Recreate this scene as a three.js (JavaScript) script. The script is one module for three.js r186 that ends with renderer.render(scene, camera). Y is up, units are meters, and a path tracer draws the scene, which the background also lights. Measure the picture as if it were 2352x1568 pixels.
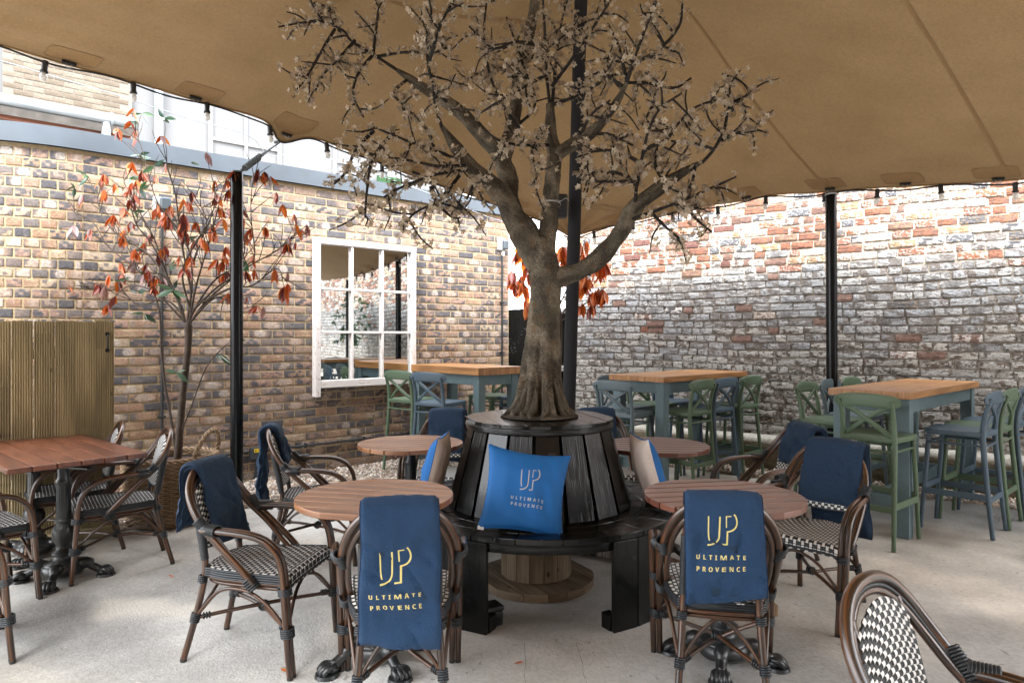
import * as THREE from 'three';
import { RoundedBoxGeometry } from 'three/addons/geometries/RoundedBoxGeometry.js';
import { mergeGeometries, mergeVertices, toCreasedNormals } from 'three/addons/utils/BufferGeometryUtils.js';
import { FontLoader } from 'three/addons/loaders/FontLoader.js';
import { TextGeometry } from 'three/addons/geometries/TextGeometry.js';

// ---------- camera, sky, sun, exposure ----------
const EYE = 1.42, FOC = 1567;                       // eye height in metres, focal length in units of a 2352 x 1568 frame
const scene = new THREE.Scene();
const camera = new THREE.PerspectiveCamera(2 * Math.atan(784 / FOC) * 180 / Math.PI, 1024 / 682, 0.05, 400);
camera.position.set(0, EYE, 0);
camera.setViewOffset(2352, 1568, 0, 12, 2352, 1568);
{ // overcast sky, a little brighter overhead
  const w = 64, h = 32, d = new Float32Array(w * h * 4);
  for (let j = 0; j < h; j++) for (let i = 0; i < w; i++) {
    const el = (j + 0.5) / h * Math.PI - Math.PI / 2, s = Math.max(0, Math.sin(el));
    const L = el < 0 ? 0.45 : 0.95 + 0.35 * s, k = (j * w + i) * 4;
    d[k] = L * 0.96; d[k + 1] = L * 0.99; d[k + 2] = L * 1.04; d[k + 3] = 1;
  }
  const sky = new THREE.DataTexture(d, w, h, THREE.RGBAFormat, THREE.FloatType);
  sky.mapping = THREE.EquirectangularReflectionMapping; sky.minFilter = sky.magFilter = THREE.LinearFilter; sky.needsUpdate = true;
  scene.background = sky; scene.environment = sky;
}
const sun = new THREE.DirectionalLight(new THREE.Color(1, 0.98, 0.95), 1.25);
sun.position.set(-1.5, 9, 4.6); sun.target.position.set(0, 0, -4);
sun.castShadow = true; sun.shadow.radius = 45; sun.shadow.mapSize.set(2048, 2048);
Object.assign(sun.shadow.camera, { left: -12, right: 12, top: 12, bottom: -12, near: 0.5, far: 40 });
scene.add(sun, sun.target);
const renderer = new THREE.WebGLRenderer({ antialias: true });
renderer.toneMapping = THREE.LinearToneMapping;
renderer.toneMappingExposure = 8.4;
renderer.shadowMap.enabled = true;

// ---------- small helpers ----------
let seed_ = 1234567;
const rnd = () => { seed_ = (seed_ * 1664525 + 1013904223) >>> 0; return seed_ / 4294967296; };
const reseed = s => { seed_ = (s * 2654435761) >>> 0; rnd(); rnd(); };
const rr = (a, b) => a + (b - a) * rnd();
const pick = a => a[Math.floor(rnd() * a.length) % a.length];
const clamp = (x, a = 0, b = 1) => Math.min(b, Math.max(a, x));
const mix = (a, b, t) => a + (b - a) * t;
const sstep = (a, b, x) => { const t = clamp((x - a) / (b - a)); return t * t * (3 - 2 * t); };
const V = (x, y, z) => new THREE.Vector3(x, y, z);
const W = (X, y, Z) => V(X, y, -Z);                                   // Z counts metres in front of the camera
const ray = (u, v, Z) => V((u - 1176) / FOC * Z, EYE + (772 - v) / FOC * Z, -Z);
const hsh = (i, j, s) => { let n = Math.imul(i, 374761393) ^ Math.imul(j, 668265263) ^ Math.imul(s, 2147483647 ^ 1013); n = Math.imul(n ^ (n >>> 13), 1274126177); n ^= n >>> 16; return (n >>> 0) / 4294967296; };
function vn(x, y, per, s) {                                            // value noise that repeats every per cells
  const i = Math.floor(x), j = Math.floor(y); let fx = x - i, fy = y - j;
  fx = fx * fx * (3 - 2 * fx); fy = fy * fy * (3 - 2 * fy);
  const m = k => ((k % per) + per) % per, i0 = m(i), i1 = m(i + 1), j0 = m(j), j1 = m(j + 1);
  return mix(mix(hsh(i0, j0, s), hsh(i1, j0, s), fx), mix(hsh(i0, j1, s), hsh(i1, j1, s), fx), fy);
}
function fbm(u, v, f, oct, s) { let a = 0.5, t = 0, n = 0; for (let k = 0; k < oct; k++) { t += a * vn(u * f, v * f, f, s + k); n += a; a *= 0.5; f *= 2; } return t / n; }
const n3 = (x, y, z, s) => (vn(x, y, 4096, s) + vn(y + 17.3, z, 4096, s + 1) + vn(z + 5.1, x + 3.7, 4096, s + 2)) / 3 - 0.5;
function tex(w, h, fn, srgb = true) {
  const d = new Uint8Array(w * h * 4);
  for (let j = 0; j < h; j++) for (let i = 0; i < w; i++) {
    const c = fn((i + 0.5) / w, (j + 0.5) / h, i, j), k = (j * w + i) * 4;
    if (c.length) { d[k] = clamp(c[0], 0, 255); d[k + 1] = clamp(c[1], 0, 255); d[k + 2] = clamp(c[2], 0, 255); } else d[k] = d[k + 1] = d[k + 2] = clamp(c, 0, 255);
    d[k + 3] = 255;
  }
  const t = new THREE.DataTexture(d, w, h); t.wrapS = t.wrapT = THREE.RepeatWrapping; t.magFilter = THREE.LinearFilter; t.minFilter = THREE.LinearMipmapLinearFilter; t.generateMipmaps = true;
  if (srgb) t.colorSpace = THREE.SRGBColorSpace; t.needsUpdate = true; return t;
}
const rep = (t, x, y = x) => { t.repeat.set(1 / x, 1 / y); return t; };  // one tile covers x by y metres
const c3 = (a, b, t) => [mix(a[0], b[0], t), mix(a[1], b[1], t), mix(a[2], b[2], t)];
const std = o => new THREE.MeshStandardMaterial({ side: THREE.DoubleSide, roughness: 0.8, ...o });
const phy = o => new THREE.MeshPhysicalMaterial({ side: THREE.DoubleSide, roughness: 0.8, ...o });

// ---------- naming ----------
const taken = new Map();
function numbered(n) { const k = taken.get(n) || 0; taken.set(n, k + 1); return k ? `${n}_${String(k).padStart(3, '0')}` : n; }
function thing(name, label, category, pos = [0, 0, 0], turn = 0, group) {
  const o = new THREE.Group(); o.name = numbered(name); o.position.set(...pos); o.rotation.y = turn; o.userData = { label, category };
  if (group) o.userData.group = group; scene.add(o); return o;
}
function part(name, geo, m, parent, label) { const o = new THREE.Mesh(geo, m); o.name = name; if (label) o.userData.label = label; parent.add(o); return o; }
function solo(name, geo, m, label, category, group) { const o = new THREE.Mesh(geo, m); o.name = numbered(name); o.userData = { label, category }; if (group) o.userData.group = group; scene.add(o); return o; }
function struct(name, geo, m) { const o = new THREE.Mesh(geo, m); o.name = numbered(name); o.userData = { kind: 'structure' }; scene.add(o); return o; }
function copyOf(o, label, pos, turn) { const c = o.clone(); c.name = numbered(o.name.replace(/_\d{3}$/, '')); c.userData = { ...o.userData, label }; c.position.set(...pos); c.rotation.set(0, turn, 0); scene.add(c); return c; }
const face = (fx, fZ) => Math.atan2(fx, -fZ);                          // turn that points local +z towards (fx, fZ)

// ---------- geometry helpers ----------
const strip = g => { for (const k of Object.keys(g.attributes)) if (!['position', 'normal', 'uv', 'color'].includes(k)) g.deleteAttribute(k); return g; };
const merge = list => mergeGeometries(list.map(g => { g = g.index ? g.toNonIndexed() : g; return strip(g); }), false);
const mergeI = list => mergeGeometries(list.map(strip), false);
function boxUV(g, grain = 'x', off = [0, 0]) {                          // uv in metres from the dominant normal, grain axis along u
  g = g.index ? g.toNonIndexed() : g; const p = g.attributes.position, n = g.attributes.normal, uv = new Float32Array(p.count * 2);
  for (let i = 0; i < p.count; i += 3) {
    const a = [0, 0, 0]; for (let k = 0; k < 3; k++) { a[0] += Math.abs(n.getX(i + k)); a[1] += Math.abs(n.getY(i + k)); a[2] += Math.abs(n.getZ(i + k)); }
    const dom = a[0] > a[1] && a[0] > a[2] ? 0 : a[1] > a[2] ? 1 : 2, g0 = 'xyz'.indexOf(grain);
    let e = [0, 1, 2].filter(k => k !== dom); if (e.includes(g0) && e[0] !== g0) e.reverse();
    for (let k = 0; k < 3; k++) { const q = [p.getX(i + k), p.getY(i + k), p.getZ(i + k)]; uv[(i + k) * 2] = q[e[0]] + off[0]; uv[(i + k) * 2 + 1] = q[e[1]] + off[1]; }
  }
  g.setAttribute('uv', new THREE.BufferAttribute(uv, 2)); return g;
}
function rbox(w, h, d, r = 0.004, seg = 2) { return new RoundedBoxGeometry(w, h, d, seg, Math.min(r, w / 2.01, h / 2.01, d / 2.01)); }
function at(g, x, y, z, ry = 0, rx = 0, rz = 0) { const m = new THREE.Matrix4().makeRotationFromEuler(new THREE.Euler(rx, ry, rz, 'YXZ')); m.setPosition(x, y, z); return g.applyMatrix4(m); }
function gridGeo(nu, nv, fn, uvf) {                                     // (nu+1) x (nv+1) vertices
  const p = [], uv = [], ix = [];
  for (let j = 0; j <= nv; j++) for (let i = 0; i <= nu; i++) { const q = fn(i / nu, j / nv); p.push(q.x, q.y, q.z); const t = uvf ? uvf(i / nu, j / nv) : [i / nu, j / nv]; uv.push(t[0], t[1]); }
  for (let j = 0; j < nv; j++) for (let i = 0; i < nu; i++) { const a = j * (nu + 1) + i, b = a + 1, c = a + nu + 1, d = c + 1; ix.push(a, b, c, b, d, c); }
  const g = new THREE.BufferGeometry(); g.setAttribute('position', new THREE.Float32BufferAttribute(p, 3)); g.setAttribute('uv', new THREE.Float32BufferAttribute(uv, 2)); g.setIndex(ix); g.computeVertexNormals(); return g;
}
// swept tube with its own radius at every point; rfn(t, angle) may vary it; uv: u along in metres, v round
function limb(pts, radii, { rad = 8, step = 0.03, rfn = null, tension = 0.5, cap = true } = {}) {
  const cv = new THREE.CatmullRomCurve3(pts, false, 'catmullrom', tension), len = cv.getLength(), n = Math.max(pts.length * 2, Math.min(160, Math.ceil(len / step)));
  const P = cv.getSpacedPoints(n), pos = [], uv = [], ix = []; let N = null, last = null;
  const cum = [0]; for (let i = 1; i < pts.length; i++) cum.push(cum[i - 1] + pts[i].distanceTo(pts[i - 1]));
  const R = t => { if (typeof radii === 'number') return radii; const s = t * cum[cum.length - 1]; let k = 0; while (k < cum.length - 2 && s > cum[k + 1]) k++; return mix(radii[k], radii[k + 1], clamp((s - cum[k]) / (cum[k + 1] - cum[k] || 1))); };
  for (let i = 0; i <= n; i++) {
    const T = (i === 0 ? P[1].clone().sub(P[0]) : i === n ? P[n].clone().sub(P[n - 1]) : P[i + 1].clone().sub(P[i - 1])).normalize();
    if (!N) { N = Math.abs(T.y) < 0.9 ? V(0, 1, 0) : V(1, 0, 0); N.sub(T.clone().multiplyScalar(N.dot(T))).normalize(); } else N = N.sub(T.clone().multiplyScalar(N.dot(T))).normalize();
    const B = T.clone().cross(N), r0 = R(i / n);
    for (let k = 0; k <= rad; k++) {
      const a = k / rad * Math.PI * 2, r = r0 * (rfn ? rfn(i / n, k === rad ? 0 : a, P[i]) : 1);
      pos.push(P[i].x + (N.x * Math.cos(a) + B.x * Math.sin(a)) * r, P[i].y + (N.y * Math.cos(a) + B.y * Math.sin(a)) * r, P[i].z + (N.z * Math.cos(a) + B.z * Math.sin(a)) * r); uv.push(i / n * len, k / rad);
    }
  }
  for (let i = 0; i < n; i++) for (let k = 0; k < rad; k++) { const a = i * (rad + 1) + k, b = a + 1, c = a + rad + 1, d = c + 1; ix.push(a, c, b, b, c, d); }
  if (cap) for (const [i, f] of [[0, 1], [n, 0]]) { const c = pos.length / 3; pos.push(P[i].x, P[i].y, P[i].z); uv.push(0, 0); for (let k = 0; k < rad; k++) { const a = i * (rad + 1) + k; f ? ix.push(c, a, a + 1) : ix.push(c, a + 1, a); } }
  const g = new THREE.BufferGeometry(); g.setAttribute('position', new THREE.Float32BufferAttribute(pos, 3)); g.setAttribute('uv', new THREE.Float32BufferAttribute(uv, 2)); g.setIndex(ix); g.computeVertexNormals();
  const nn = g.attributes.normal; for (let i = 0; i <= n; i++) { const a = i * (rad + 1), b = a + rad, x = nn.getX(a) + nn.getX(b), y = nn.getY(a) + nn.getY(b), z = nn.getZ(a) + nn.getZ(b), l = Math.hypot(x, y, z) || 1; nn.setXYZ(a, x / l, y / l, z / l); nn.setXYZ(b, x / l, y / l, z / l); }
  return g;
}
const tube = (pts, r, rad = 8, step = 0.03) => limb(pts.map(p => p.isVector3 ? p : V(...p)), r, { rad, step });
const mirX = p => [-p[0], p[1], p[2]];
function lathe(prof, seg = 20) { return new THREE.LatheGeometry(prof.map(p => new THREE.Vector2(p[0], p[1])), seg); }

// ---------- textures and materials ----------
const concTex = rep(tex(2048, 2048, (u, v) => {                          // 9 m of worn concrete
  const a = fbm(u, v, 5, 5, 11), b = fbm(u + 0.3, v, 24, 4, 21), c = vn(u * 700, v * 700, 700, 31), d = vn(u * 340, v * 340, 340, 41), s = fbm(u, v, 9, 3, 51);
  let k = 0.78 + 0.72 * (a - 0.5) + 0.32 * (b - 0.5) + 0.08 * (c - 0.5);
  let col = c3([172, 167, 158], [157, 156, 153], sstep(0.35, 0.65, s)); col = col.map(x => x * k * 1.27);
  const st = sstep(0.62, 0.8, fbm(u + 0.7, v + 0.2, 7, 4, 61)); col = c3(col, [112, 104, 94], st * 0.75);
  const w = sstep(0.63, 0.76, fbm(u + 0.1, v + 0.6, 11, 4, 66)); col = c3(col, [196, 190, 180], w * 0.55);
  if (d > 0.955) col = c3(col, [104, 96, 86], 0.45); if (d < 0.03) col = c3(col, [214, 208, 198], 0.4);
  return col;
}), 9);
const concBump = rep(tex(1024, 1024, (u, v) => 110 + 80 * (fbm(u, v, 30, 4, 71) - 0.5) + 70 * (vn(u * 500, v * 500, 500, 72) - 0.5), false), 3);
const M = {};
M.concrete = std({ map: concTex, bumpMap: concBump, bumpScale: 0.006, roughness: 0.86 });
const rattanTex = tex(128, 256, (u, v) => { const a = fbm(u * 0.25, v, 16, 4, 5), b = vn(u * 3, v * 60, 60, 6); let c = c3([34, 21, 12], [90, 55, 29], sstep(0.3, 0.72, a)); if (b > 0.8) c = c3(c, [104, 68, 38], 0.6); return c; });
rattanTex.repeat.set(1.4, 1);
M.rattan = phy({ map: rattanTex, roughness: 0.34, clearcoat: 0.5, clearcoatRoughness: 0.25 });
M.rattanPlain = phy({ map: rattanTex, roughness: 0.4, clearcoat: 0.3, clearcoatRoughness: 0.3 });
M.bind = std({ color: new THREE.Color(0.018, 0.022, 0.026), roughness: 0.42 });
M.weave = std({ vertexColors: true, roughness: 0.42 });
M.foot = std({ color: new THREE.Color(0.02, 0.02, 0.02), roughness: 0.7 });
function woodTex(dark, light, knots, s, fine = 60) {
  const K = []; reseed(s); for (let i = 0; i < knots; i++) K.push([rnd(), rnd(), rr(0.012, 0.03)]);
  return tex(1024, 256, (u, v) => {
    let dv = 0, kn = 0; for (const q of K) { let du = (u - q[0]) * 4; if (du > 2) du -= 4; if (du < -2) du += 4; const dy = v - q[1], r = Math.hypot(du * 0.4, dy); dv += dy / (r + 0.05) * 0.03 * Math.exp(-r * r / (q[2] * q[2] * 14)); kn = Math.max(kn, 1 - sstep(q[2] * 0.5, q[2], r)); }
    const g = fbm(u * 0.5, v + dv, 8, 3, s), f = vn(u * 6, (v + dv) * fine, fine, s + 3), h = vn(u * 18, v * fine * 2, fine * 2, s + 4), L = fbm(u, v, 3, 3, s + 9);
    let c = c3(dark, light, clamp(0.5 + (g - 0.5) * 1.4 + (f - 0.5) * 0.5 + (h - 0.5) * 0.25 + (L - 0.5) * 0.7)); return c3(c, dark.map(x => x * 0.45), kn * 0.85);
  });
}
const barkBump = tex(512, 512, (u, v) => 128 + 150 * (fbm(u, v, 10, 5, 301) - 0.5) + 60 * (vn(u * 90, v * 90, 90, 304) - 0.5), false);
M.tableRed = phy({ map: rep(woodTex([110, 70, 42], [164, 114, 72], 0, 401, 90), 1, 0.3), roughness: 0.42, clearcoat: 0.35, clearcoatRoughness: 0.35 });
M.tableRed2 = phy({ map: rep(woodTex([78, 41, 25], [122, 71, 46], 0, 411, 90), 1, 0.3), roughness: 0.36, clearcoat: 0.4, clearcoatRoughness: 0.3 });
M.oak = phy({ map: rep(woodTex([132, 90, 50], [182, 134, 84], 3, 421, 70), 1.3, 0.36), roughness: 0.48, clearcoat: 0.2, clearcoatRoughness: 0.4 });
M.deck = std({ map: rep(woodTex([122, 109, 80], [166, 149, 112], 5, 431, 50), 1.6, 0.4), roughness: 0.85 });
M.reel = std({ map: rep(woodTex([104, 88, 70], [152, 132, 108], 4, 441, 50), 1.1, 0.4), roughness: 0.85 });
const blackGrain = rep(tex(256, 256, (u, v) => 128 + 130 * (vn(u * 5, v * 64, 64, 451) - 0.5) + 60 * (fbm(u, v, 12, 3, 453) - 0.5), false), 0.5, 0.25);
const blackWear = rep(tex(512, 512, (u, v) => { const d = vn(u * 180, v * 180, 180, 461), a = fbm(u, v, 6, 4, 463); let c = [7, 8, 8].map(x => x * (0.8 + 0.6 * a)); if (d > 0.985) c = [120, 122, 120]; if (a > 0.66 && vn(u * 60, v * 60, 60, 464) > 0.7) c = c3(c, [70, 72, 72], 0.5); return c; }), 0.9);
M.blackWood = phy({ map: blackWear, bumpMap: blackGrain, bumpScale: 0.0013, roughness: 0.26, clearcoat: 0.22, clearcoatRoughness: 0.1, specularIntensity: 0.6 });
M.blackMetal = phy({ color: new THREE.Color(0.003, 0.004, 0.005), roughness: 0.24, specularIntensity: 0.55 });
M.castIron = phy({ color: new THREE.Color(0.012, 0.014, 0.015), roughness: 0.4, clearcoat: 0.3, clearcoatRoughness: 0.3 });
M.blackCloth = std({ color: new THREE.Color(0.012, 0.012, 0.014), roughness: 0.95 });
M.blackPlastic = std({ color: new THREE.Color(0.012, 0.013, 0.014), roughness: 0.5 });
const fineBump = rep(tex(256, 256, (u, v) => 255 * (0.5 + 0.5 * (fbm(u, v, 40, 3, 471) - 0.5) + 0.3 * (vn(u * 128, v * 128, 128, 473) - 0.5)), false), 0.25);
M.stoolGreen = phy({ color: new THREE.Color(0.082, 0.128, 0.074), roughness: 0.5, bumpMap: fineBump, bumpScale: 0.0006 });
M.stoolBlue = phy({ color: new THREE.Color(0.058, 0.094, 0.126), roughness: 0.5, bumpMap: fineBump, bumpScale: 0.0006 });
M.stoolGrey = phy({ color: new THREE.Color(0.08, 0.112, 0.124), roughness: 0.5, bumpMap: fineBump, bumpScale: 0.0006 });
M.paintBlue = std({ map: rep(tex(256, 256, (u, v) => [90, 109, 114].map(x => x * (0.9 + 0.2 * fbm(u, v, 10, 4, 481)))), 0.8), roughness: 0.55, bumpMap: fineBump, bumpScale: 0.0008 });
M.steelGrey = std({ color: new THREE.Color(0.09, 0.11, 0.125), roughness: 0.35, metalness: 0.5 });
M.coping = std({ map: rep(tex(256, 256, (u, v) => [66, 74, 82].map(x => x * (0.9 + 0.2 * fbm(u, v, 8, 4, 491)))), 1.5), roughness: 0.45, metalness: 0.1 });
const fleeceBump = rep(tex(512, 512, (u, v) => 255 * clamp(0.5 + 0.9 * (fbm(u, v, 46, 3, 501) - 0.5) + 0.5 * (vn(u * 220, v * 220, 220, 503) - 0.5)), false), 0.2);
const fleeceMap = rep(tex(256, 256, (u, v) => c3([19, 40, 62], [28, 54, 79], fbm(u, v, 30, 4, 511))), 0.2);
M.fleece = phy({ map: fleeceMap, bumpMap: fleeceBump, bumpScale: 0.0022, roughness: 0.95, sheen: 0.25, sheenRoughness: 0.6, sheenColor: new THREE.Color(0.12, 0.2, 0.34) });
M.beigeCloth = std({ map: rep(tex(128, 128, (u, v) => [206, 190, 178].map(x => x * (0.92 + 0.14 * vn(u * 64, v * 64, 64, 521)))), 0.12), roughness: 0.92 });
M.white = std({ color: new THREE.Color(0.72, 0.72, 0.7), roughness: 0.5 });
M.galv = std({ map: rep(tex(128, 128, (u, v) => [150, 158, 165].map(x => x * (0.88 + 0.24 * fbm(u, v, 8, 3, 531)))), 0.4), roughness: 0.45, metalness: 0.35 });
const bark1 = tex(512, 512, (u, v) => { const a = fbm(u, v, 6, 5, 541), b = fbm(u + 0.4, v, 14, 4, 543), m = sstep(0.56, 0.72, fbm(u, v + 0.3, 4, 4, 545)); let c = c3([62, 55, 45], [112, 102, 86], sstep(0.3, 0.7, a)).map(x => x * (0.8 + 0.4 * vn(u * 120, v * 120, 120, 547))); c = c3(c, [98, 70, 44], sstep(0.64, 0.75, b) * 0.5); return c3(c, [84, 82, 68], m * 0.4); });
M.bark = std({ map: rep(bark1.clone(), 0.6, 1), bumpMap: rep(barkBump.clone(), 0.35, 1), bumpScale: 0.03, roughness: 0.92 });
M.twig = std({ map: rep(tex(128, 128, (u, v) => c3([18, 15, 13], [42, 36, 30], fbm(u, v, 10, 4, 551))), 0.1, 1), roughness: 0.9 });
M.photBark = std({ map: rep(tex(256, 128, (u, v) => c3([46, 37, 30], [88, 74, 62], fbm(u, v, 12, 4, 561))), 0.2, 1), roughness: 0.85 });
M.petal = phy({ color: new THREE.Color(0.46, 0.38, 0.28), roughness: 0.55, transmission: 0.35, thickness: 0 });
const leafCol = (r, g, b, t = 0.45) => phy({ color: new THREE.Color(r, g, b), roughness: 0.45, transmission: t, thickness: 0 });
M.leafReds = [leafCol(0.52, 0.12, 0.012), leafCol(0.34, 0.05, 0.01), leafCol(0.2, 0.026, 0.012), leafCol(0.62, 0.17, 0.014), leafCol(0.6, 0.14, 0.012), leafCol(0.42, 0.075, 0.014), leafCol(0.48, 0.10, 0.012), leafCol(0.11, 0.02, 0.016)];
M.leafPinks = [leafCol(0.34, 0.2, 0.2), leafCol(0.4, 0.22, 0.19)];
M.leafGreens = [leafCol(0.035, 0.10, 0.03), leafCol(0.05, 0.14, 0.05), leafCol(0.03, 0.08, 0.05), leafCol(0.10, 0.2, 0.12)];
M.wicker = std({ map: rep(tex(256, 128, (u, v) => c3([96, 76, 56], [176, 150, 120], fbm(u, v, 12, 4, 571))), 0.3, 1), roughness: 0.8 });
M.soil = std({ map: rep(tex(128, 128, (u, v) => c3([40, 28, 22], [88, 62, 52], fbm(u, v, 16, 4, 581))), 0.3), roughness: 1 });
M.gravel = std({ roughness: 0.9, color: new THREE.Color(1, 1, 1) });
M.gravelBed = std({ map: rep(tex(512, 512, (u, v) => { const a = vn(u * 70, v * 70, 70, 591), b = vn(u * 35, v * 35, 35, 592); return c3([92, 78, 66], [196, 178, 158], clamp(a * 0.8 + b * 0.3)); }), 0.9), bumpMap: rep(tex(512, 512, (u, v) => 255 * vn(u * 70, v * 70, 70, 591), false), 0.9), bumpScale: 0.01, roughness: 0.95 });
M.mirror = std({ color: new THREE.Color(0.62, 0.64, 0.64), roughness: 0.02, metalness: 1 });
M.windowWhite = std({ map: rep(tex(256, 512, (u, v) => { const a = fbm(u, v, 8, 4, 601), b = vn(u * 5, v * 80, 80, 602); let c = [214, 208, 205].map(x => x * (0.93 + 0.1 * a)); if (a > 0.6 && b > 0.55) c = c3(c, [158, 140, 130], 0.6); return c; }), 0.5), roughness: 0.7 });
M.cable = std({ color: new THREE.Color(0.015, 0.018, 0.02), roughness: 0.6 });
M.bulb = phy({ color: new THREE.Color(0.8, 0.79, 0.76), roughness: 0.35, transmission: 0.4, thickness: 0 });
M.rope = std({ color: new THREE.Color(0.12, 0.14, 0.15), roughness: 0.9 });
M.string = std({ color: new THREE.Color(0.5, 0.5, 0.5), roughness: 0.8 });

// ---------- ground ----------
{
  const far = new THREE.PlaneGeometry(240, 240); far.rotateX(-Math.PI / 2); const uv = far.attributes.uv, p = far.attributes.position; for (let i = 0; i < uv.count; i++) uv.setXY(i, p.getX(i), p.getZ(i));
  const g0 = struct('ground', far, std({ map: concTex, roughness: 0.9, color: new THREE.Color(0.75, 0.75, 0.75) })); g0.position.set(0, -0.02, 0);
  // yard slab: gently uneven sheet
  const slab = gridGeo(150, 150, (a, b) => { const x = mix(-7, 8, a), z = mix(-10, 5, b); return V(x, 0.003 * n3(x * 1.3, z * 1.3, 0, 5) * 2, z); }, (a, b) => [mix(-7, 8, a) + 0.35, mix(-10, 5, b) + 0.6]);
  const y = struct('yard_floor', slab, M.concrete);
}
const crackMat = std({ color: new THREE.Color(0.22, 0.205, 0.18), roughness: 1 });
function crack(pts, w) { // a hairline crack: a thin wavering ribbon of dirt in the slab
  const cv = new THREE.CatmullRomCurve3(pts.map(p => W(p[0], 0, p[1]))), n = Math.ceil(cv.getLength() / 0.02), P = cv.getSpacedPoints(n);
  return gridGeo(1, n, (a, b) => { const i = Math.round(b * n), q = P[i], t = (P[Math.min(n, i + 1)].clone().sub(P[Math.max(0, i - 1)])).normalize(), k = (a - 0.5) * w * (0.4 + 1.2 * vn(i * 0.7, 3, 4096, 9)), j = (vn(i * 0.2, 9, 4096, 12) - 0.5) * 0.008; return V(q.x - t.z * (k + j), 0.0075, q.z + t.x * (k + j)); });
}
struct('floor_crack', crack([[-2.9, 4.75], [-2.3, 4.4], [-1.7, 4.02], [-1.5, 3.85]], 0.005), crackMat);
struct('floor_crack', crack([[1.15, 2.75], [1.6, 2.62], [2.2, 2.35], [2.9, 2.2]], 0.004), crackMat);
struct('floor_crack', crack([[0.06, 3.15], [0.055, 2.75], [0.06, 2.3], [0.05, 1.8]], 0.0022), crackMat);
struct('floor_crack', crack([[0.3, 3.15], [0.305, 2.7], [0.31, 2.3], [0.315, 1.8]], 0.0022), crackMat);

// ---------- bricks ----------
function brickAtlas(cols, rows, paint) { const w = cols * 256, h = rows * 96; return { cols, rows, map: tex(w, h, (u, v, i, j) => paint(i >> 8, Math.floor(j / 96), ((i & 255) + 0.5) / 256, ((j % 96) + 0.5) / 96)) }; }
const stockPal = [[141, 116, 96], [133, 113, 98], [98, 91, 88], [123, 103, 89], [83, 80, 82], [135, 108, 88], [149, 127, 104], [101, 90, 86], [131, 115, 104], [72, 70, 73], [140, 114, 100], [113, 100, 93], [153, 137, 118]];
const stock = brickAtlas(8, 6, (ci, ri, u, v) => {
  const s = ci * 31 + ri * 173 + 7, h = k => hsh(s, k, 77), X = u * 2.2 + ci * 9.7, Y = v + ri * 5.3;
  let c = stockPal[Math.floor(h(1) * stockPal.length)];
  const e = vn(X * 3, Y * 3, 4096, 91), f = vn(X * 9, Y * 9, 4096, 92), g = vn(X * 46, Y * 46, 4096, 93), g2 = vn(X * 100, Y * 100, 4096, 94);
  c = c3(c, stockPal[Math.floor(h(2) * stockPal.length)], sstep(0.45, 0.75, e));
  if (h(3) < 0.3) { const r = Math.hypot((u - 0.5 + 0.06 * (h(4) - 0.5)) / (0.2 + 0.16 * h(5)), (v - 0.45) / 0.62) + (e - 0.5) * 0.5; c = c3(c, h(6) < 0.5 ? [154, 138, 126] : [162, 152, 143], (1 - sstep(0.75, 1.05, r)) * 0.8); if (h(7) < 0.6) c = c3(c, [72, 71, 77], sstep(1.0, 1.5, r) * 0.65); }
  else if (h(3) > 0.75) c = c3(c, [68, 67, 72], sstep(0.4, 0.9, Math.abs(u - h(4)) * 1.3) * 0.7);
  const k = 1.0 + 0.28 * (f - 0.5) + 0.36 * (g - 0.5) + 0.3 * (g2 - 0.5); c = c.map(x => x * k);
  if (g2 < 0.07) c = c3(c, [40, 36, 34], 0.6); return c;
});
const oldPal = [[132, 84, 70], [140, 94, 76], [112, 76, 70], [156, 128, 98], [168, 142, 110], [206, 200, 192], [102, 80, 76], [126, 98, 86], [192, 180, 166], [90, 91, 95], [150, 100, 76], [212, 208, 202]];
const oldWall = brickAtlas(8, 9, (ci, ri, u, v) => {
  const band = Math.floor(ri / 3), s = ci * 37 + ri * 211 + 3, h = k => hsh(s, k, 78), X = u * 2.2 + ci * 11.3, Y = v + ri * 7.7;
  const e = fbm(X / 64, Y / 64, 128, 4, 191), f = vn(X * 8, Y * 8, 4096, 192), g = vn(X * 30, Y * 30, 4096, 193), g2 = vn(X * 90, Y * 90, 4096, 194), m = vn(X * 4, Y * 10, 4096, 195);
  let c = oldPal[Math.floor(h(1) * oldPal.length)], c2 = oldPal[Math.floor(h(2) * oldPal.length)];
  if (band === 0) { c = c3(c, c2, sstep(0.5, 0.75, f) * 0.7); if (h(3) < 0.4) c = c3(c, [226, 220, 212], sstep(0.5, 0.6, e) * 0.8); c = c3(c, [60, 50, 50], sstep(0.7, 0.85, m) * 0.4); }
  else {
    const wash = band === 1 ? c3([156, 158, 161], [178, 177, 174], h(4)) : c3([170, 167, 162], [188, 184, 177], h(4)), un = band === 1 ? c3([112, 110, 110], [118, 104, 95], h(5)) : c3([118, 102, 90], [108, 104, 98], h(5));
    const th = band === 1 ? mix(0.34, 0.52, h(6)) : mix(0.32, 0.47, h(6)), k = sstep(th - 0.03, th + 0.03, e + 0.25 * (f - 0.5)); c = c3(un, wash, band === 1 ? 0.2 + 0.8 * k : k); if (band === 1 && h(7) > 0.96) c = c3(c, [136, 90, 72], 0.6);
    c = c3(c, [58, 54, 50], sstep(0.66, 0.84, m) * (band === 1 ? 0.45 : 0.6));
  }
  const k = 0.9 + 0.3 * (g - 0.5) + 0.28 * (g2 - 0.5); c = c.map(x => x * k); if (g < 0.1) c = c3(c, [52, 44, 40], 0.7); return c;
});
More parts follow.
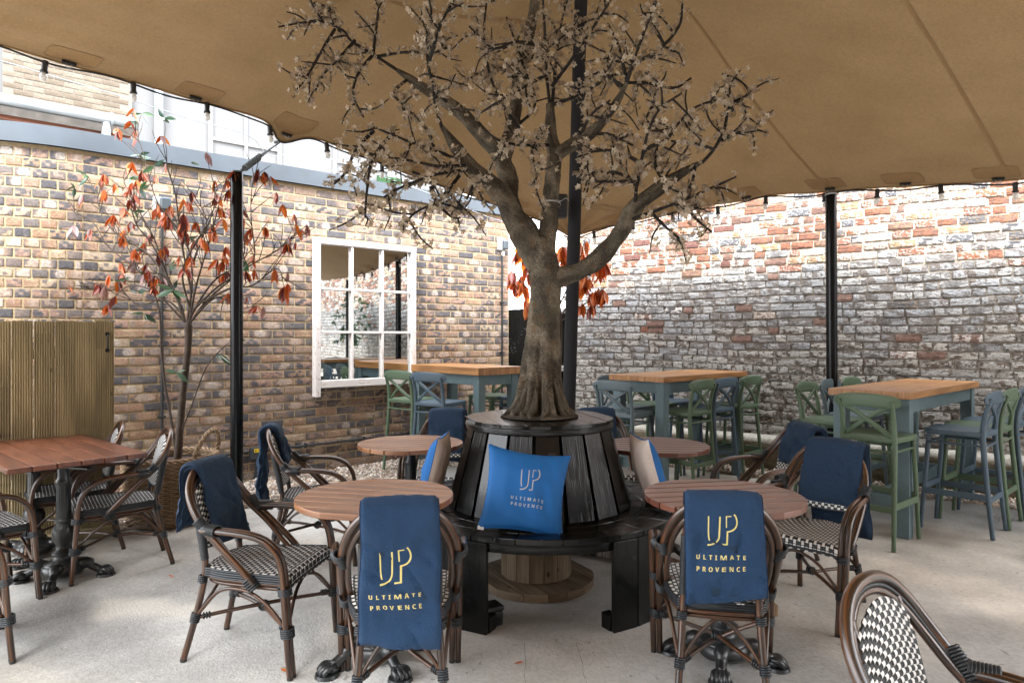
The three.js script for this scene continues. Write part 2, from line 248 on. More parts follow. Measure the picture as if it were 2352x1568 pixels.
const brickBumpA = tex(1024, 512, (u, v) => 128 + 100 * (fbm(u, v, 60, 3, 211) - 0.5) + 110 * (vn(u * 400, v * 200, 400, 213) - 0.5), false);
const brickBumpB = tex(1024, 512, (u, v) => { const a = fbm(u, v, 40, 4, 221), b = vn(u * 300, v * 150, 300, 223); return 128 + 220 * (a - 0.5) + 80 * (b - 0.5) - (vn(u * 160, v * 90, 160, 225) > 0.88 ? 60 : 0); }, false);
const stockMat = std({ map: stock.map, bumpMap: brickBumpA, bumpScale: 0.004, roughness: 0.92 });
const oldMat = std({ map: oldWall.map, bumpMap: brickBumpB, bumpScale: 0.011, roughness: 0.95 });
function brickGeo(w, h, d, A, ci, ri, rough, s) {      // front face at z = 0, body runs back to -d
  const nx = 4, ny = 3, FX = [-0.5, -0.5 + 0.007 / w, 0.04, 0.5 - 0.007 / w, 0.5], FY = [-0.5, -0.5 + 0.007 / h, 0.5 - 0.007 / h, 0.5], p = [], uv = [], ix = [], J = (i, j, k) => hsh(i + s * 13, j + s * 7, k) - 0.5, du = w > 0.17 ? 1 : w / 0.215, u0 = w > 0.17 ? 0 : hsh(s, 3, 9) * (1 - du);
  for (let j = 0; j <= ny; j++) for (let i = 0; i <= nx; i++) {
    const ex = i === 0 || i === nx, ey = j === 0 || j === ny, cx = FX[i], cy = FY[j];
    p.push(cx * w * (ex ? 1 - 0.012 * rough : 1) + J(i, j, 1) * 0.006 * rough, cy * h * (ey ? 1 - 0.03 * rough * (ex ? 2 : 1) : 1) + J(i, j, 2) * 0.005 * rough, (ex || ey ? -0.0028 - 0.0035 * rough : 0) + J(i, j, 3) * 0.006 * rough);
    uv.push((ci + 0.02 + 0.96 * (u0 + du * (cx + 0.5))) / A.cols, (ri + 0.04 + 0.92 * (cy + 0.5)) / A.rows);
  }
  for (let j = 0; j < ny; j++) for (let i = 0; i < nx; i++) { const a = j * (nx + 1) + i, b = a + 1, c = a + nx + 1, e = c + 1; ix.push(a, b, c, b, e, c); }
  const ring = []; for (let i = 0; i <= nx; i++) ring.push(i); for (let j = 1; j <= ny; j++) ring.push(j * (nx + 1) + nx); for (let i = nx - 1; i >= 0; i--) ring.push(ny * (nx + 1) + i); for (let j = ny - 1; j >= 1; j--) ring.push(j * (nx + 1));
  const base = p.length / 3; for (const z of [0, 1]) for (const r of ring) { p.push(p[r * 3], p[r * 3 + 1], z ? -d : p[r * 3 + 2]); uv.push(uv[r * 2], uv[r * 2 + 1]); }
  for (let k = 0; k < ring.length; k++) { const n = ring.length, a = base + k, b = base + (k + 1) % n, c = a + n, e = b + n; ix.push(a, c, b, b, c, e); }
  const g = new THREE.BufferGeometry(); g.setAttribute('position', new THREE.Float32BufferAttribute(p, 3)); g.setAttribute('uv', new THREE.Float32BufferAttribute(uv, 2)); g.setIndex(ix); g.computeVertexNormals(); return g;
}
function layBricks(wall, mat, list) {                   // list: {geo, m: Matrix4 in the wall's own axes}; the 300 that show largest become parts of their own
  wall.updateWorldMatrix(true, true); const q = V(0, 0, 0);
  for (const b of list) { q.setFromMatrixPosition(b.m).applyMatrix4(wall.matrixWorld); const Z = -q.z, u = Z > 0.1 ? q.x / Z * FOC : 9999, v = Z > 0.1 ? (EYE - q.y) / Z * FOC : 9999; b.r = Z + (Math.abs(u) > 1160 || v < -740 || v > 780 ? 100 : 0) + (b.hide || 0); }
  list.sort((a, b) => a.r - b.r); const rest = [];
  list.forEach((b, i) => { if (i < 300) { const o = part('brick', b.geo, mat, wall); o.applyMatrix4(b.m); } else rest.push(b.geo.clone().applyMatrix4(b.m)); });
  if (rest.length) part('brickwork', mergeGeometries(rest), mat, wall).userData.kind = 'stuff';
}
// left wall: newer stock bricks, straight for 4.7 m, then rounding away to the left
const LW = thing('stock_brick_wall', 'long yard wall of brown and grey stock bricks with yellow mortar and a grey metal coping', 'wall', [-3.494, 0, -5.555], 0.7247);
{
  reseed(11); const CL = 0.079, H = 2.93, R = 1.5, LEN = 4.613, ARC = 1.5, list = [];
  const geoS = [], geoH = []; for (let k = 0; k < 48; k++) { geoS.push(brickGeo(0.213, 0.066, 0.03, stock, k % 8, k >> 3, 0.55, k)); geoH.push(brickGeo(0.1025, 0.066, 0.03, stock, k % 8, k >> 3, 0.55, k + 60)); }
  const place = (x, y, g) => { const m = new THREE.Matrix4(), r = rr(-0.006, 0.006); if (x >= 0) m.makeRotationFromEuler(new THREE.Euler(rr(-0.012, 0.012), rr(-0.008, 0.008), r)).setPosition(x, y, rr(0, 0.003)); else { const f = -x / R; m.makeRotationY(-f).setPosition(-Math.sin(f) * R, y, -R * (1 - Math.cos(f)) + rr(0, 0.003)); } list.push({ geo: g, m }); };
  for (let k = 0; k < Math.floor(H / CL) + 1; k++) {
    const y = k * CL + 0.02; if (y > H - 0.03) break; let x = (k % 2) * 0.1125;
    if (k % 2) place(0.052, y, pick(geoH));
    while (x + 0.213 < LEN - 0.005) { place(x + 0.1075, y, pick(geoS)); x += 0.225; }
    if (LEN - x > 0.1) place(x + 0.0525, y, pick(geoH));
    if (k % 2) { place(-0.029, y, pick(geoH)); list[list.length - 1].m.scale(V(0.45, 1, 1)); }
    for (let a = 0.06 + (k % 2) * 0.0575; a < ARC; a += 0.115) place(-a, y, pick(geoH));
  }
  const path = []; for (let a = ARC; a > 0; a -= 0.06) { const f = a / R; path.push([-Math.sin(f) * R, -R * (1 - Math.cos(f)), -f]); } path.push([0, 0, 0], [LEN, 0, 0]);
  const sweep = (z0, z1, y0, y1) => { // a bar of that section that follows the wall
    const pos = [], ix = [], uv = []; let s = 0;
    path.forEach(([x, z, f], i) => { const nx = Math.sin(f), nz = Math.cos(f); if (i) s += Math.hypot(x - path[i - 1][0], z - path[i - 1][1]); for (const [o, y] of [[z1, y0], [z1, y1], [z1, y1], [z0, y1], [z0, y1], [z0, y0], [z0, y0], [z1, y0]]) { pos.push(x + nx * o, y, z + nz * o); uv.push(s, y + o); } });
    for (let i = 0; i < path.length - 1; i++) for (let k = 0; k < 8; k += 2) { const a = i * 8 + k, b = a + 1, c = a + 8, d = c + 1; ix.push(a, c, b, b, c, d); }
    for (const e of [0, (path.length - 1) * 8]) ix.push(e, e + 1, e + 3, e, e + 3, e + 5);
    const g = new THREE.BufferGeometry(); g.setAttribute('position', new THREE.Float32BufferAttribute(pos, 3)); g.setAttribute('uv', new THREE.Float32BufferAttribute(uv, 2)); g.setIndex(ix); g.computeVertexNormals(); return g;
  };
  const mort = std({ map: rep(tex(256, 256, (u, v) => c3([152, 135, 105], [180, 163, 132], fbm(u, v, 40, 3, 231))), 0.5), bumpMap: rep(tex(256, 256, (u, v) => 255 * fbm(u, v, 60, 3, 233), false), 0.5), bumpScale: 0.004, roughness: 0.95 });
  part('mortar', sweep(-0.22, -0.0065, -0.05, H), mort, LW);
  layBricks(LW, stockMat, list);
  const cp = part('coping', sweep(-0.26, 0.05, H + 0.012, H + 0.15), M.coping, LW);
  part('coping_lip', sweep(0.0502, 0.058, H - 0.004, H + 0.018), M.coping, cp);
}
// right wall: old, part whitewashed bricks
const RW = thing('old_brick_wall', 'weathered old brick wall with flaking whitewash below bare red, yellow and white bricks', 'wall', [0.69, 0, -8.74], -0.6286);
{
  reseed(23); const CR = 0.081, LEN = 13.4, list = [], rows = 38; const mk = (w, o) => { const a = []; for (let k = 0; k < 24; k++) a.push([0, 1, 2].map(b => brickGeo(w, 0.0705, 0.05, oldWall, k % 8, b * 3 + (k >> 3), 1.35, k + o + b * 100))); return a; };
  const G = { s: mk(0.224, 0), h: mk(0.106, 400), q: mk(0.165, 800) };
  const wob = (x, k) => 0.012 * Math.sin(x * 1.1 + k * 0.4) + 0.009 * Math.sin(x * 2.7 + 1.3 * k);
  for (let k = 0; k < rows; k++) {
    let x = -rr(0, 0.2); const y0 = 0.03 + k * CR;
    while (x < LEN) {
      const t = rnd(), kind = t < 0.62 ? 's' : t < 0.88 ? 'h' : 'q', w = { s: 0.224, h: 0.106, q: 0.165 }[kind], sc = rr(0.93, 1.07), cx = x + w * sc / 2, y = y0 + wob(cx, k * 0.25) + rr(-0.003, 0.003);
      const hb = y + 0.16 * (vn(cx * 1.7, k * 0.3, 4096, 33) - 0.5) + 0.05 * (cx < 2 ? 1 : 0), band = hb > 2.12 ? 0 : hb > 1.22 ? 1 : 2;
      let b = band; if (band === 1 && rnd() < 0.025) b = 0; if (band === 1 && hb < 1.5 && rnd() < 0.4) b = 2; if (band === 0 && hb < 2.3 && rnd() < 0.25) b = 1;
      if (cx > 0.02 && cx < LEN) { const m = new THREE.Matrix4().makeRotationFromEuler(new THREE.Euler(rr(-0.03, 0.03), rr(-0.015, 0.015), rr(-0.011, 0.011))); m.scale(V(sc, rr(0.94, 1.05), 1)); m.setPosition(cx, y, rr(-0.006, 0.008)); list.push({ geo: pick(G[kind])[b], m, hide: y < 0.3 ? 50 : 0 }); }
      x += w * sc + rr(0.008, 0.016);
    }
  }
  const mm = tex(1024, 1024, (u, v) => { // v spans 3.3 m of height
    const y = v * 3.3, e = fbm(u, v, 24, 5, 241), f = vn(u * 260, v * 260, 260, 243); let c = c3([144, 136, 126], [114, 107, 98], e); const top = sstep(2.05, 2.2, y + 0.4 * (fbm(u, v, 8, 3, 245) - 0.5)); c = c3(c, c3([186, 174, 158], [212, 202, 188], f), top);
    const ww = (1 - sstep(1.1, 1.5, y + 0.9 * (e - 0.5))) * sstep(0.36, 0.5, fbm(u + 0.5, v, 30, 4, 247)); c = c3(c, [166, 161, 152], ww * 0.9); return c.map(x => x * (0.85 + 0.3 * f)); });
  mm.wrapT = THREE.ClampToEdgeWrapping;
  const core = gridGeo(300, 120, (a, b) => V(a * LEN, b * 3.12, -0.016 + 0.016 * n3(a * LEN * 22, b * 3.1 * 26, 3, 55) + 0.008 * n3(a * 160, b * 90, 1, 57)), (a, b) => [a * 2.2, b * 3.12 / 3.3]);
  part('mortar', core, std({ map: mm, bumpMap: brickBumpB, bumpScale: 0.008, roughness: 1 }), RW);
  const back = new THREE.BoxGeometry(LEN, 3.12, 0.25); back.translate(LEN / 2, 1.56, -0.165); part('wall_core', boxUV(back), std({ color: new THREE.Color(0.3, 0.26, 0.22), roughness: 1 }), RW);
  layBricks(RW, oldMat, list);
}
// low concrete plinth along the old wall
{
  const L = 13.2, prof = [[0, 0], [0.185, 0], [0.185, 0.3], [0.172, 0.345], [0.15, 0.365], [0, 0.372]];
  const g = gridGeo(160, prof.length - 1, (a, b) => { const q = prof[Math.round(b * (prof.length - 1))], x = a * L; return V(x, q[1] + 0.012 * n3(x * 5, q[0] * 20, 2, 61) * (q[1] > 0 ? 1 : 0), q[0] + 0.02 * n3(x * 6, q[1] * 9, 1, 63)); }, (a, b) => [a * L, [0, 0.03, 0.33, 0.38, 0.4, 0.56][Math.round(b * 5)]]);
  const t = tex(1024, 512, (u, v) => { const y = v * 0.56, e = fbm(u, v, 20, 5, 251), f = vn(u * 200, v * 100, 200, 253); let c = c3([120, 108, 88], [88, 84, 66], sstep(0.35, 0.65, e)); c = c3(c, [162, 157, 146], sstep(0.32, 0.37, y + 0.1 * (e - 0.5))); return c.map(x => x * (0.85 + 0.3 * f)); }); t.wrapT = THREE.ClampToEdgeWrapping; rep(t, 2.4, 0.56);
  const o = solo('concrete_plinth', g, std({ map: t, bumpMap: brickBumpB, bumpScale: 0.006, roughness: 0.95 }), 'low mossy concrete plinth with a white painted ledge at the foot of the old wall', 'plinth'); o.position.set(0.69, 0, -8.74); o.rotation.y = -0.6286; o.translateX(0.08); o.translateZ(0.012);
}
// gravel strips along both walls
{
  const bed = (name, x0, x1, z0, z1, y, pos, turn) => { const g = gridGeo(90, 12, (a, b) => { const x = mix(x0, x1, a), zz = mix(z0, z1, b) + (b > 0.99 ? 0.08 * n3(x * 3, 1, 2, 71) : 0); return V(x, b > 0.95 ? 0.001 : y * (1 - 0.35 * b) + 0.02 * n3(x * 4, zz * 4, 2, 73), zz); }, (a, b) => [mix(x0, x1, a), mix(z0, z1, b)]); const o = struct(name, g, M.gravelBed); o.position.set(...pos); o.rotation.y = turn; return o; };
  bed('gravel_bed', -0.6, 4.9, 0.0, 0.82, 0.045, [-3.494, 0.004, -5.555], 0.7247);
  bed('gravel_bed', 0.3, 7.2, 0.19, 0.5, 0.02, [0.69, 0.004, -8.74], -0.6286);
  const peb = new THREE.IcosahedronGeometry(0.011, 0); const cols = [[0.5, 0.42, 0.34], [0.36, 0.28, 0.22], [0.62, 0.56, 0.48], [0.3, 0.26, 0.24], [0.44, 0.33, 0.25], [0.7, 0.66, 0.6]];
  const scatter = (n, x0, x1, z0, z1, y, pos, turn, s) => { reseed(s); const im = new THREE.InstancedMesh(peb, M.gravel, n), q = new THREE.Object3D(), base = new THREE.Object3D(); im.name = numbered('gravel'); im.userData = { kind: 'stuff', label: s === 5 ? 'loose pinkish gravel along the stock brick wall' : 'loose gravel beside the mossy plinth', category: 'gravel' };
    for (let i = 0; i < n; i++) { const b = Math.pow(rnd(), 0.9); q.position.set(rr(x0, x1), y * (1 - 0.35 * b) + 0.008 + rr(0, 0.012), mix(z0, z1, b)); q.rotation.set(rr(0, 6), rr(0, 6), rr(0, 6)); const k = rr(0.55, 1.5); q.scale.set(k * rr(0.8, 1.4), k * rr(0.5, 0.9), k); q.updateMatrix(); im.setMatrixAt(i, q.matrix); const c = pick(cols), w = rr(0.75, 1.2); im.setColorAt(i, new THREE.Color(c[0] * w, c[1] * w, c[2] * w)); }
    im.position.set(...pos); im.rotation.y = turn; scene.add(im); };
  scatter(9000, -0.6, 4.7, 0.02, 0.84, 0.045, [-3.494, 0.004, -5.555], 0.7247, 5);
  scatter(2600, 0.3, 7.1, 0.2, 0.52, 0.02, [0.69, 0.004, -8.74], -0.6286, 6);
}
// black boarded gate in the gap between the walls
{
  const g = thing('boarded_gate', 'dark boarded gate filling the gap between the two brick walls', 'gate', [-0.12, 0, -8.99], -0.08);
  for (let i = 0; i < 8; i++) part('board', boxUV(at(rbox(0.1155, 1.76 + 0.01 * (i % 3), 0.022), 0.06 + i * 0.115, 0.89, 0), 'y'), M.blackWood, g);
  for (const y of [0.35, 1.5]) part('rail', boxUV(at(rbox(0.92, 0.09, 0.03), 0.46, y, -0.027), 'x'), M.blackWood, g);
}
// ---------- stretch tent ----------
const TK = [0.675, 7.89], TA = [-0.749, -0.663], TB = [0.809, -0.588], TU = 8.4, TV = 7.9;
const lerpTab = (tab, x) => { let i = 0; while (i < tab.length - 2 && x > tab[i + 1][0]) i++; const t = clamp((x - tab[i][0]) / (tab[i + 1][0] - tab[i][0])); return mix(tab[i][1], tab[i + 1][1], t); };
const hLeft = [[0, 2.56], [0.4, 2.66], [0.81, 2.757], [1.84, 2.875], [2.5, 2.98], [3.09, 3.086], [3.4, 3.13], [3.74, 3.175], [4.56, 3.235], [5.29, 3.28], [6.6, 3.3], [8.4, 3.1]];
const hRight = [[0, 2.56], [0.5, 2.64], [1.18, 2.716], [2.16, 2.775], [2.79, 2.762], [4.19, 2.67], [5.5, 2.66], [7.9, 2.75]];
const tieL = [0.05, 1.05, 2.2, 3.4, 4.15, 4.95, 5.75, 6.6], tieR = [0.75, 1.45, 2.05, 2.79, 3.4, 4.05, 4.75, 5.5];
const bump = (x, c, w) => Math.exp(-((x - c) * (x - c)) / (w * w));
const NU = 132, NV = 118, TH = new Float32Array((NU + 1) * (NV + 1));
{
  const I = (i, j) => j * (NU + 1) + i, pole = [2.10 + 0.35, 1.797 + 0.31], fix = new Float32Array(TH.length).fill(-1);
  for (let j = 0; j <= NV; j++) for (let i = 0; i <= NU; i++) {
    const u = i / NU * TU, v = j / NV * TV; let h = 3.4;
    if (j === 0) h = fix[I(i, j)] = lerpTab(hLeft, u); if (i === 0) h = fix[I(i, j)] = lerpTab(hRight, v); if (i === NU) h = fix[I(i, j)] = mix(3.15, 3.0, v / TV); if (j === NV) h = fix[I(i, j)] = mix(2.75, 3.0, u / TU);
    if (Math.hypot(u - pole[0], v - pole[1]) < 0.16) h = fix[I(i, j)] = 4.35; if (Math.hypot(u - 4.9, v - 3.9) < 0.3) h = fix[I(i, j)] = 4.3; TH[I(i, j)] = h;
  }
  for (let it = 0; it < 1500; it++) for (let j = 1; j < NV; j++) for (let i = 1; i < NU; i++) { const k = I(i, j); if (fix[k] < 0) { const n = (TH[k - 1] + TH[k + 1] + TH[k - NU - 1] + TH[k + NU + 1]) / 4; TH[k] += (n - TH[k]) * 1.82; } }
}
function tentAt(u, v) {
  const fi = clamp(u / TU) * NU, fj = clamp(v / TV) * NV, i = Math.min(NU - 1, Math.floor(fi)), j = Math.min(NV - 1, Math.floor(fj)), a = fi - i, b = fj - j, I = (p, q) => TH[q * (NU + 1) + p];
  let h = mix(mix(I(i, j), I(i + 1, j), a), mix(I(i, j + 1), I(i + 1, j + 1), a), b), ou = 0, ov = 0;
  const eL = Math.exp(-v / 0.16), eR = Math.exp(-u / 0.16);
  for (const c of tieL) { const k = c === 3.4 ? 1 : 0.07; ov -= k * 0.12 * bump(u, c, c === 3.4 ? 0.12 : 0.3) * eL; h -= k * 0.085 * bump(u, c, c === 3.4 ? 0.12 : 0.25) * Math.exp(-v / 0.12); }
  for (const c of tieR) { const k = c === 2.79 ? 0.5 : 0.2; ou -= k * 0.16 * bump(v, c, 0.28) * eR; }
  ov += 0.05 * eL; ou += 0.03 * eR;
  const ra = Math.atan2(v, u), rd = Math.hypot(u, v); h += 0.03 * Math.sin(ra * 26) * Math.exp(-rd / 0.75) * sstep(0.05, 0.25, rd);
  h += 0.013 * Math.sin(v * 21 + 1.6 * Math.sin(u * 0.9)) * sstep(3.6, 5.0, u) * Math.exp(-v / 0.8) * sstep(0.1, 0.35, v);
  h += 0.006 * Math.sin(u * 26 + v * 2) * bump(v, 4.19, 0.16) * Math.exp(-u / 0.5);
  h += 0.02 * n3(u * 0.9, v * 0.9, 2, 83) + 0.006 * Math.sin((u * 0.5 + v) * 9 + 2 * n3(u, v, 1, 84)) * sstep(0.55, 0.75, vn(u * 0.8, v * 0.5, 4096, 86)) + 0.0025 * n3(u * 3, v * 3, 1, 85);
  const U = u + ou, Vv = v + ov; return V(TK[0] + TA[0] * U + TB[0] * Vv, h, -(TK[1] + TA[1] * U + TB[1] * Vv));
}
const tentTex = rep(tex(512, 512, (u, v) => { const a = fbm(u, v, 5, 4, 261), g = vn(u * 256, v * 256, 256, 263); return c3([122, 97, 64], [138, 112, 78], a).map(x => x * (0.94 + 0.12 * g)); }), 1.7);
M.tent = phy({ map: tentTex, bumpMap: rep(tex(256, 256, (u, v) => 255 * fbm(u, v, 64, 2, 265), false), 0.25), bumpScale: 0.0008, roughness: 0.9, transmission: 0.04, thickness: 0 });
const tent = thing('stretch_tent', 'large tan stretch fabric tent spanning the yard overhead', 'tent');
const tentN = (u, v) => { const a = tentAt(u + 0.05, v).sub(tentAt(Math.max(0, u - 0.05), v)), b = tentAt(u, v + 0.05).sub(tentAt(u, Math.max(0, v - 0.05))); const n = a.cross(b).normalize(); return n.y > 0 ? n.negate() : n; };   // points down
part('canopy', gridGeo(264, 236, (a, b) => tentAt(Math.pow(a, 1.35) * TU, Math.pow(b, 1.35) * TV), (a, b) => [Math.pow(a, 1.35) * TU, Math.pow(b, 1.35) * TV]), M.tent, tent);
M.tentTrimLit = std({ map: tentTex, roughness: 0.9, color: new THREE.Color(1.16, 1.12, 1.06) });  // tint lifted in place of the daylight this opaque cloth does not let through
M.tentStitch = std({ color: new THREE.Color(0.14, 0.10, 0.06), roughness: 0.9 });
for (const v of [1.66, 2.77, 4.12, 5.47]) {
  const s = part('seam', gridGeo(3, 150, (a, b) => { const u = 0.03 + b * (TU - 0.1), q = tentAt(u, v + (a - 0.5) * 0.024); return q.addScaledVector(tentN(u, v), 0.002); }, (a, b) => [b * TU, a * 0.04 + 0.2]), M.tentTrimLit, tent);
  part('stitch', gridGeo(1, 150, (a, b) => { const u = 0.03 + b * (TU - 0.1); return tentAt(u, v + 0.0135 + (a - 0.5) * 0.0018).addScaledVector(tentN(u, v), 0.0035); }), M.tentStitch, s);
}
{ // hem round the two visible edges
  part('hem', tube(Array.from({ length: 140 }, (_, i) => tentAt(i / 139 * TU, 0)), 0.009, 6, 0.04), M.tentTrimLit, tent);
  part('hem', tube(Array.from({ length: 120 }, (_, i) => tentAt(0, i / 119 * TV)), 0.009, 6, 0.04), M.tentTrimLit, tent);
  // sewn-on patches with webbing buckles
  const patch = (left, c) => {
    const w = 0.30, h = 0.19, d0 = 0.14, f = (s, t) => left ? [c + s * w, d0 + t * h] : [d0 + t * h * 0.9, c + s * w];
    const edge = [], N = 40; for (let i = 0; i <= N; i++) { const a = i / N * Math.PI * 2, cx = Math.cos(a), sy = Math.sin(a), k = Math.pow(Math.pow(Math.abs(cx), 5) + Math.pow(Math.abs(sy), 5), -0.2); const [u, v] = f(cx * k * 0.5, sy * k * 0.5); edge.push(tentAt(u, v).addScaledVector(tentN(u, v), 0.004)); }
    const pm = part('patch', gridGeo(8, 6, (a, b) => { const [u, v] = f((a - 0.5) * 0.97, (b - 0.5) * 0.97); return tentAt(u, v).addScaledVector(tentN(u, v), 0.003); }, (a, b) => [a * w + c, b * h]), M.tentTrimLit, tent);
    part('patch_stitch', tube(edge, 0.0009, 4, 0.03), M.tentStitch, pm);
    const [u, v] = f(0, -0.42), q = tentAt(u, v), n = tentN(u, v), along = (left ? tentAt(u + 0.05, v).sub(tentAt(u - 0.05, v)) : tentAt(u, v + 0.05).sub(tentAt(u, v - 0.05))).normalize();
    const B = part('buckle', rbox(0.085, 0.02, 0.022, 0.004), M.blackPlastic, tent); B.position.copy(q).addScaledVector(n, 0.018); B.quaternion.setFromRotationMatrix(new THREE.Matrix4().makeBasis(along, n.clone().negate(), along.clone().cross(n.clone().negate())));
    const rg = part('ring', new THREE.TorusGeometry(0.018, 0.0025, 6, 16), M.galv, B); rg.position.set(0, -0.02, 0);
  };
  for (const c of tieL) if (c > 0.2 && c < 6) patch(true, c); for (const c of tieR) if (c < 5) patch(false, c);
}
// ---------- poles and ropes ----------
function pole(name, foot, top, r, label, m) {
  const t = thing(name, label, 'pole', foot); const T = V(top[0] - foot[0], top[1] - foot[1], top[2] - foot[2]);
  part('shaft', tube([V(0, 0, 0), T.clone().multiplyScalar(0.5), T], r, 20, 0.4), m, t);
  part('base_plate', at(new THREE.CylinderGeometry(r * 1.9, r * 1.9, 0.012, 20), 0, 0.007, 0), m, t);
  return [t, T];
}
{
  const [a, A] = pole('tent_pole', [-2.06, 0, -5.1], [-2.06, 2.645, -5.1], 0.046, 'black steel tent pole standing in front of the stock brick wall beside the wicker planter', M.blackMetal);
  part('end_cap', at(new THREE.CylinderGeometry(0.047, 0.047, 0.012, 20), A.x, A.y, A.z), M.steelGrey, a);
  const [b, B] = pole('tent_pole', [2.94, 0, -6.25], [2.925, 2.73, -6.25], 0.049, 'black steel tent pole standing in front of the old whitewashed wall', M.blackMetal);
  part('end_cap', at(new THREE.CylinderGeometry(0.05, 0.05, 0.012, 20), B.x, B.y, B.z), M.steelGrey, b);
  const [c, C] = pole('tent_pole', [0.382, 0, -4.9], [0.51, 4.33, -4.9], 0.047, 'leaning centre pole wrapped in black cloth behind the blossom tree', M.blackCloth);
  for (let i = 0; i < 9; i++) { const t = 0.115 + i * 0.006; part('cloth_fold', at(new THREE.TorusGeometry(0.048, 0.0035, 6, 20), C.x * t, C.y * t, 0, 0, Math.PI / 2 + rr(-0.12, 0.12)), M.blackCloth, c); }
  const [d, D] = pole('tent_pole', [5.6, 0, -4.35], [5.6, 2.63, -4.35], 0.049, 'black steel tent pole near the right end of the old wall, seen in the mirror', M.blackMetal); part('end_cap', at(new THREE.CylinderGeometry(0.05, 0.05, 0.012, 20), D.x, D.y, D.z), M.steelGrey, d);
  // rope from the tent corner to the left pole
  const rope = thing('tension_rope', 'doubled grey rope tying the tent edge to the left pole', 'rope'), tip = tentAt(3.4, 0), top = V(-2.06, 2.63, -5.1);
  for (const o of [-0.018, 0, 0.018]) { const m1 = tip.clone().lerp(top, 0.3).add(V(o, o * 0.5, 0)), m2 = tip.clone().lerp(top, 0.75).add(V(o * 0.6, -o, o)); part('strand', tube([tip.clone().add(V(0, -0.01, 0)), m1, m2, top], 0.006, 6, 0.05), M.rope, rope); }
  const k = part('whipping', tube(Array.from({ length: 60 }, (_, i) => { const t = i / 59, q = tip.clone().lerp(top, 0.5 + 0.34 * t), a = t * 60; return q.add(V(Math.cos(a) * 0.022, Math.sin(a) * 0.022, Math.sin(a + 1) * 0.012)); }), 0.0065, 6, 0.008), M.rope, rope);
  part('ratchet', at(rbox(0.05, 0.02, 0.03), tip.x - 0.02, tip.y - 0.015, tip.z + 0.02), M.blackPlastic, rope);
  const tie = thing('tie_rope', 'short grey rope lashing the tent edge to the right pole top', 'rope'), e = tentAt(0, 2.79), pt = V(2.925, 2.735, -6.25);
  part('strand', tube([e, e.clone().lerp(pt, 0.5).add(V(0.03, -0.03, 0)), pt], 0.006, 6, 0.03), M.string, tie); part('loop', at(new THREE.TorusGeometry(0.05, 0.006, 6, 20), pt.x, pt.y - 0.02, pt.z, 0, 1.45), M.string, tie);
}
// ---------- festoon lights along the tent edge ----------
{
  const edgeU = px => { const r = (px - 1176) / FOC; return (TK[0] - r * TK[1]) / (0.749 - 0.663 * r); }, edgeV = px => { const r = (px - 1176) / FOC; return (r * TK[1] - TK[0]) / (0.809 + 0.588 * r); };
  const string = (pts, bulbsAt, posOf, label) => {
    const t = thing('festoon_light_string', label, 'string lights'); part('cable', tube(pts, 0.0075, 6, 0.05), M.cable, t);
    for (const s of bulbsAt) { const q = posOf(s), tilt = rr(-0.16, 0.16); const so = part('socket', mergeI([lathe([[0.001, 0.012], [0.016, 0.012], [0.019, 0], [0.019, -0.05], [0.024, -0.054], [0.024, -0.068], [0.001, -0.069]], 14)]), M.blackPlastic, t); so.position.copy(q); so.rotation.z = tilt; so.rotation.x = rr(-0.1, 0.1);
      part('bulb', lathe([[0.012, -0.066], [0.017, -0.074], [0.0225, -0.088], [0.0235, -0.1], [0.019, -0.114], [0.010, -0.122], [0.0005, -0.124]], 16), M.bulb, so); }
  };
  reseed(77);
  const pl = u => { const e = tentAt(u, 0.0); return e.add(V(0.02, -0.028 - 0.012 * Math.sin(u * 9), 0.02)); }, prt = v => { const e = tentAt(0.0, v); return e.add(V(-0.03, -0.03 - 0.012 * Math.sin(v * 8), 0.03)); };
  string(Array.from({ length: 130 }, (_, i) => pl(0.05 + i / 129 * 7.2)), [95, 295, 465, 610, 737, 865, 1012, 1195].map(edgeU).concat([edgeU(-140), 6.6]), pl, 'black festoon cable with round white bulbs along the left tent edge');
  string(Array.from({ length: 110 }, (_, i) => prt(0.03 + i / 109 * 6.4)), [1372, 1460, 1552, 1655, 1765, 1892, 2020, 2165, 2335].map(edgeV).concat([edgeV(2520), edgeV(2720)]), prt, 'black festoon cable with round white bulbs along the right tent edge');
  const w = thing('tension_wire', 'thin steel wire strung below the left tent edge over the wall', 'wire'); part('strand', tube(Array.from({ length: 30 }, (_, i) => { const u = 0.2 + i / 29 * 6.6; return tentAt(u, 0).add(V(-0.14, -0.07 - 0.03 * Math.sin(u * 2.1), -0.12)); }), 0.0035, 5, 0.2), M.galv, w);
}
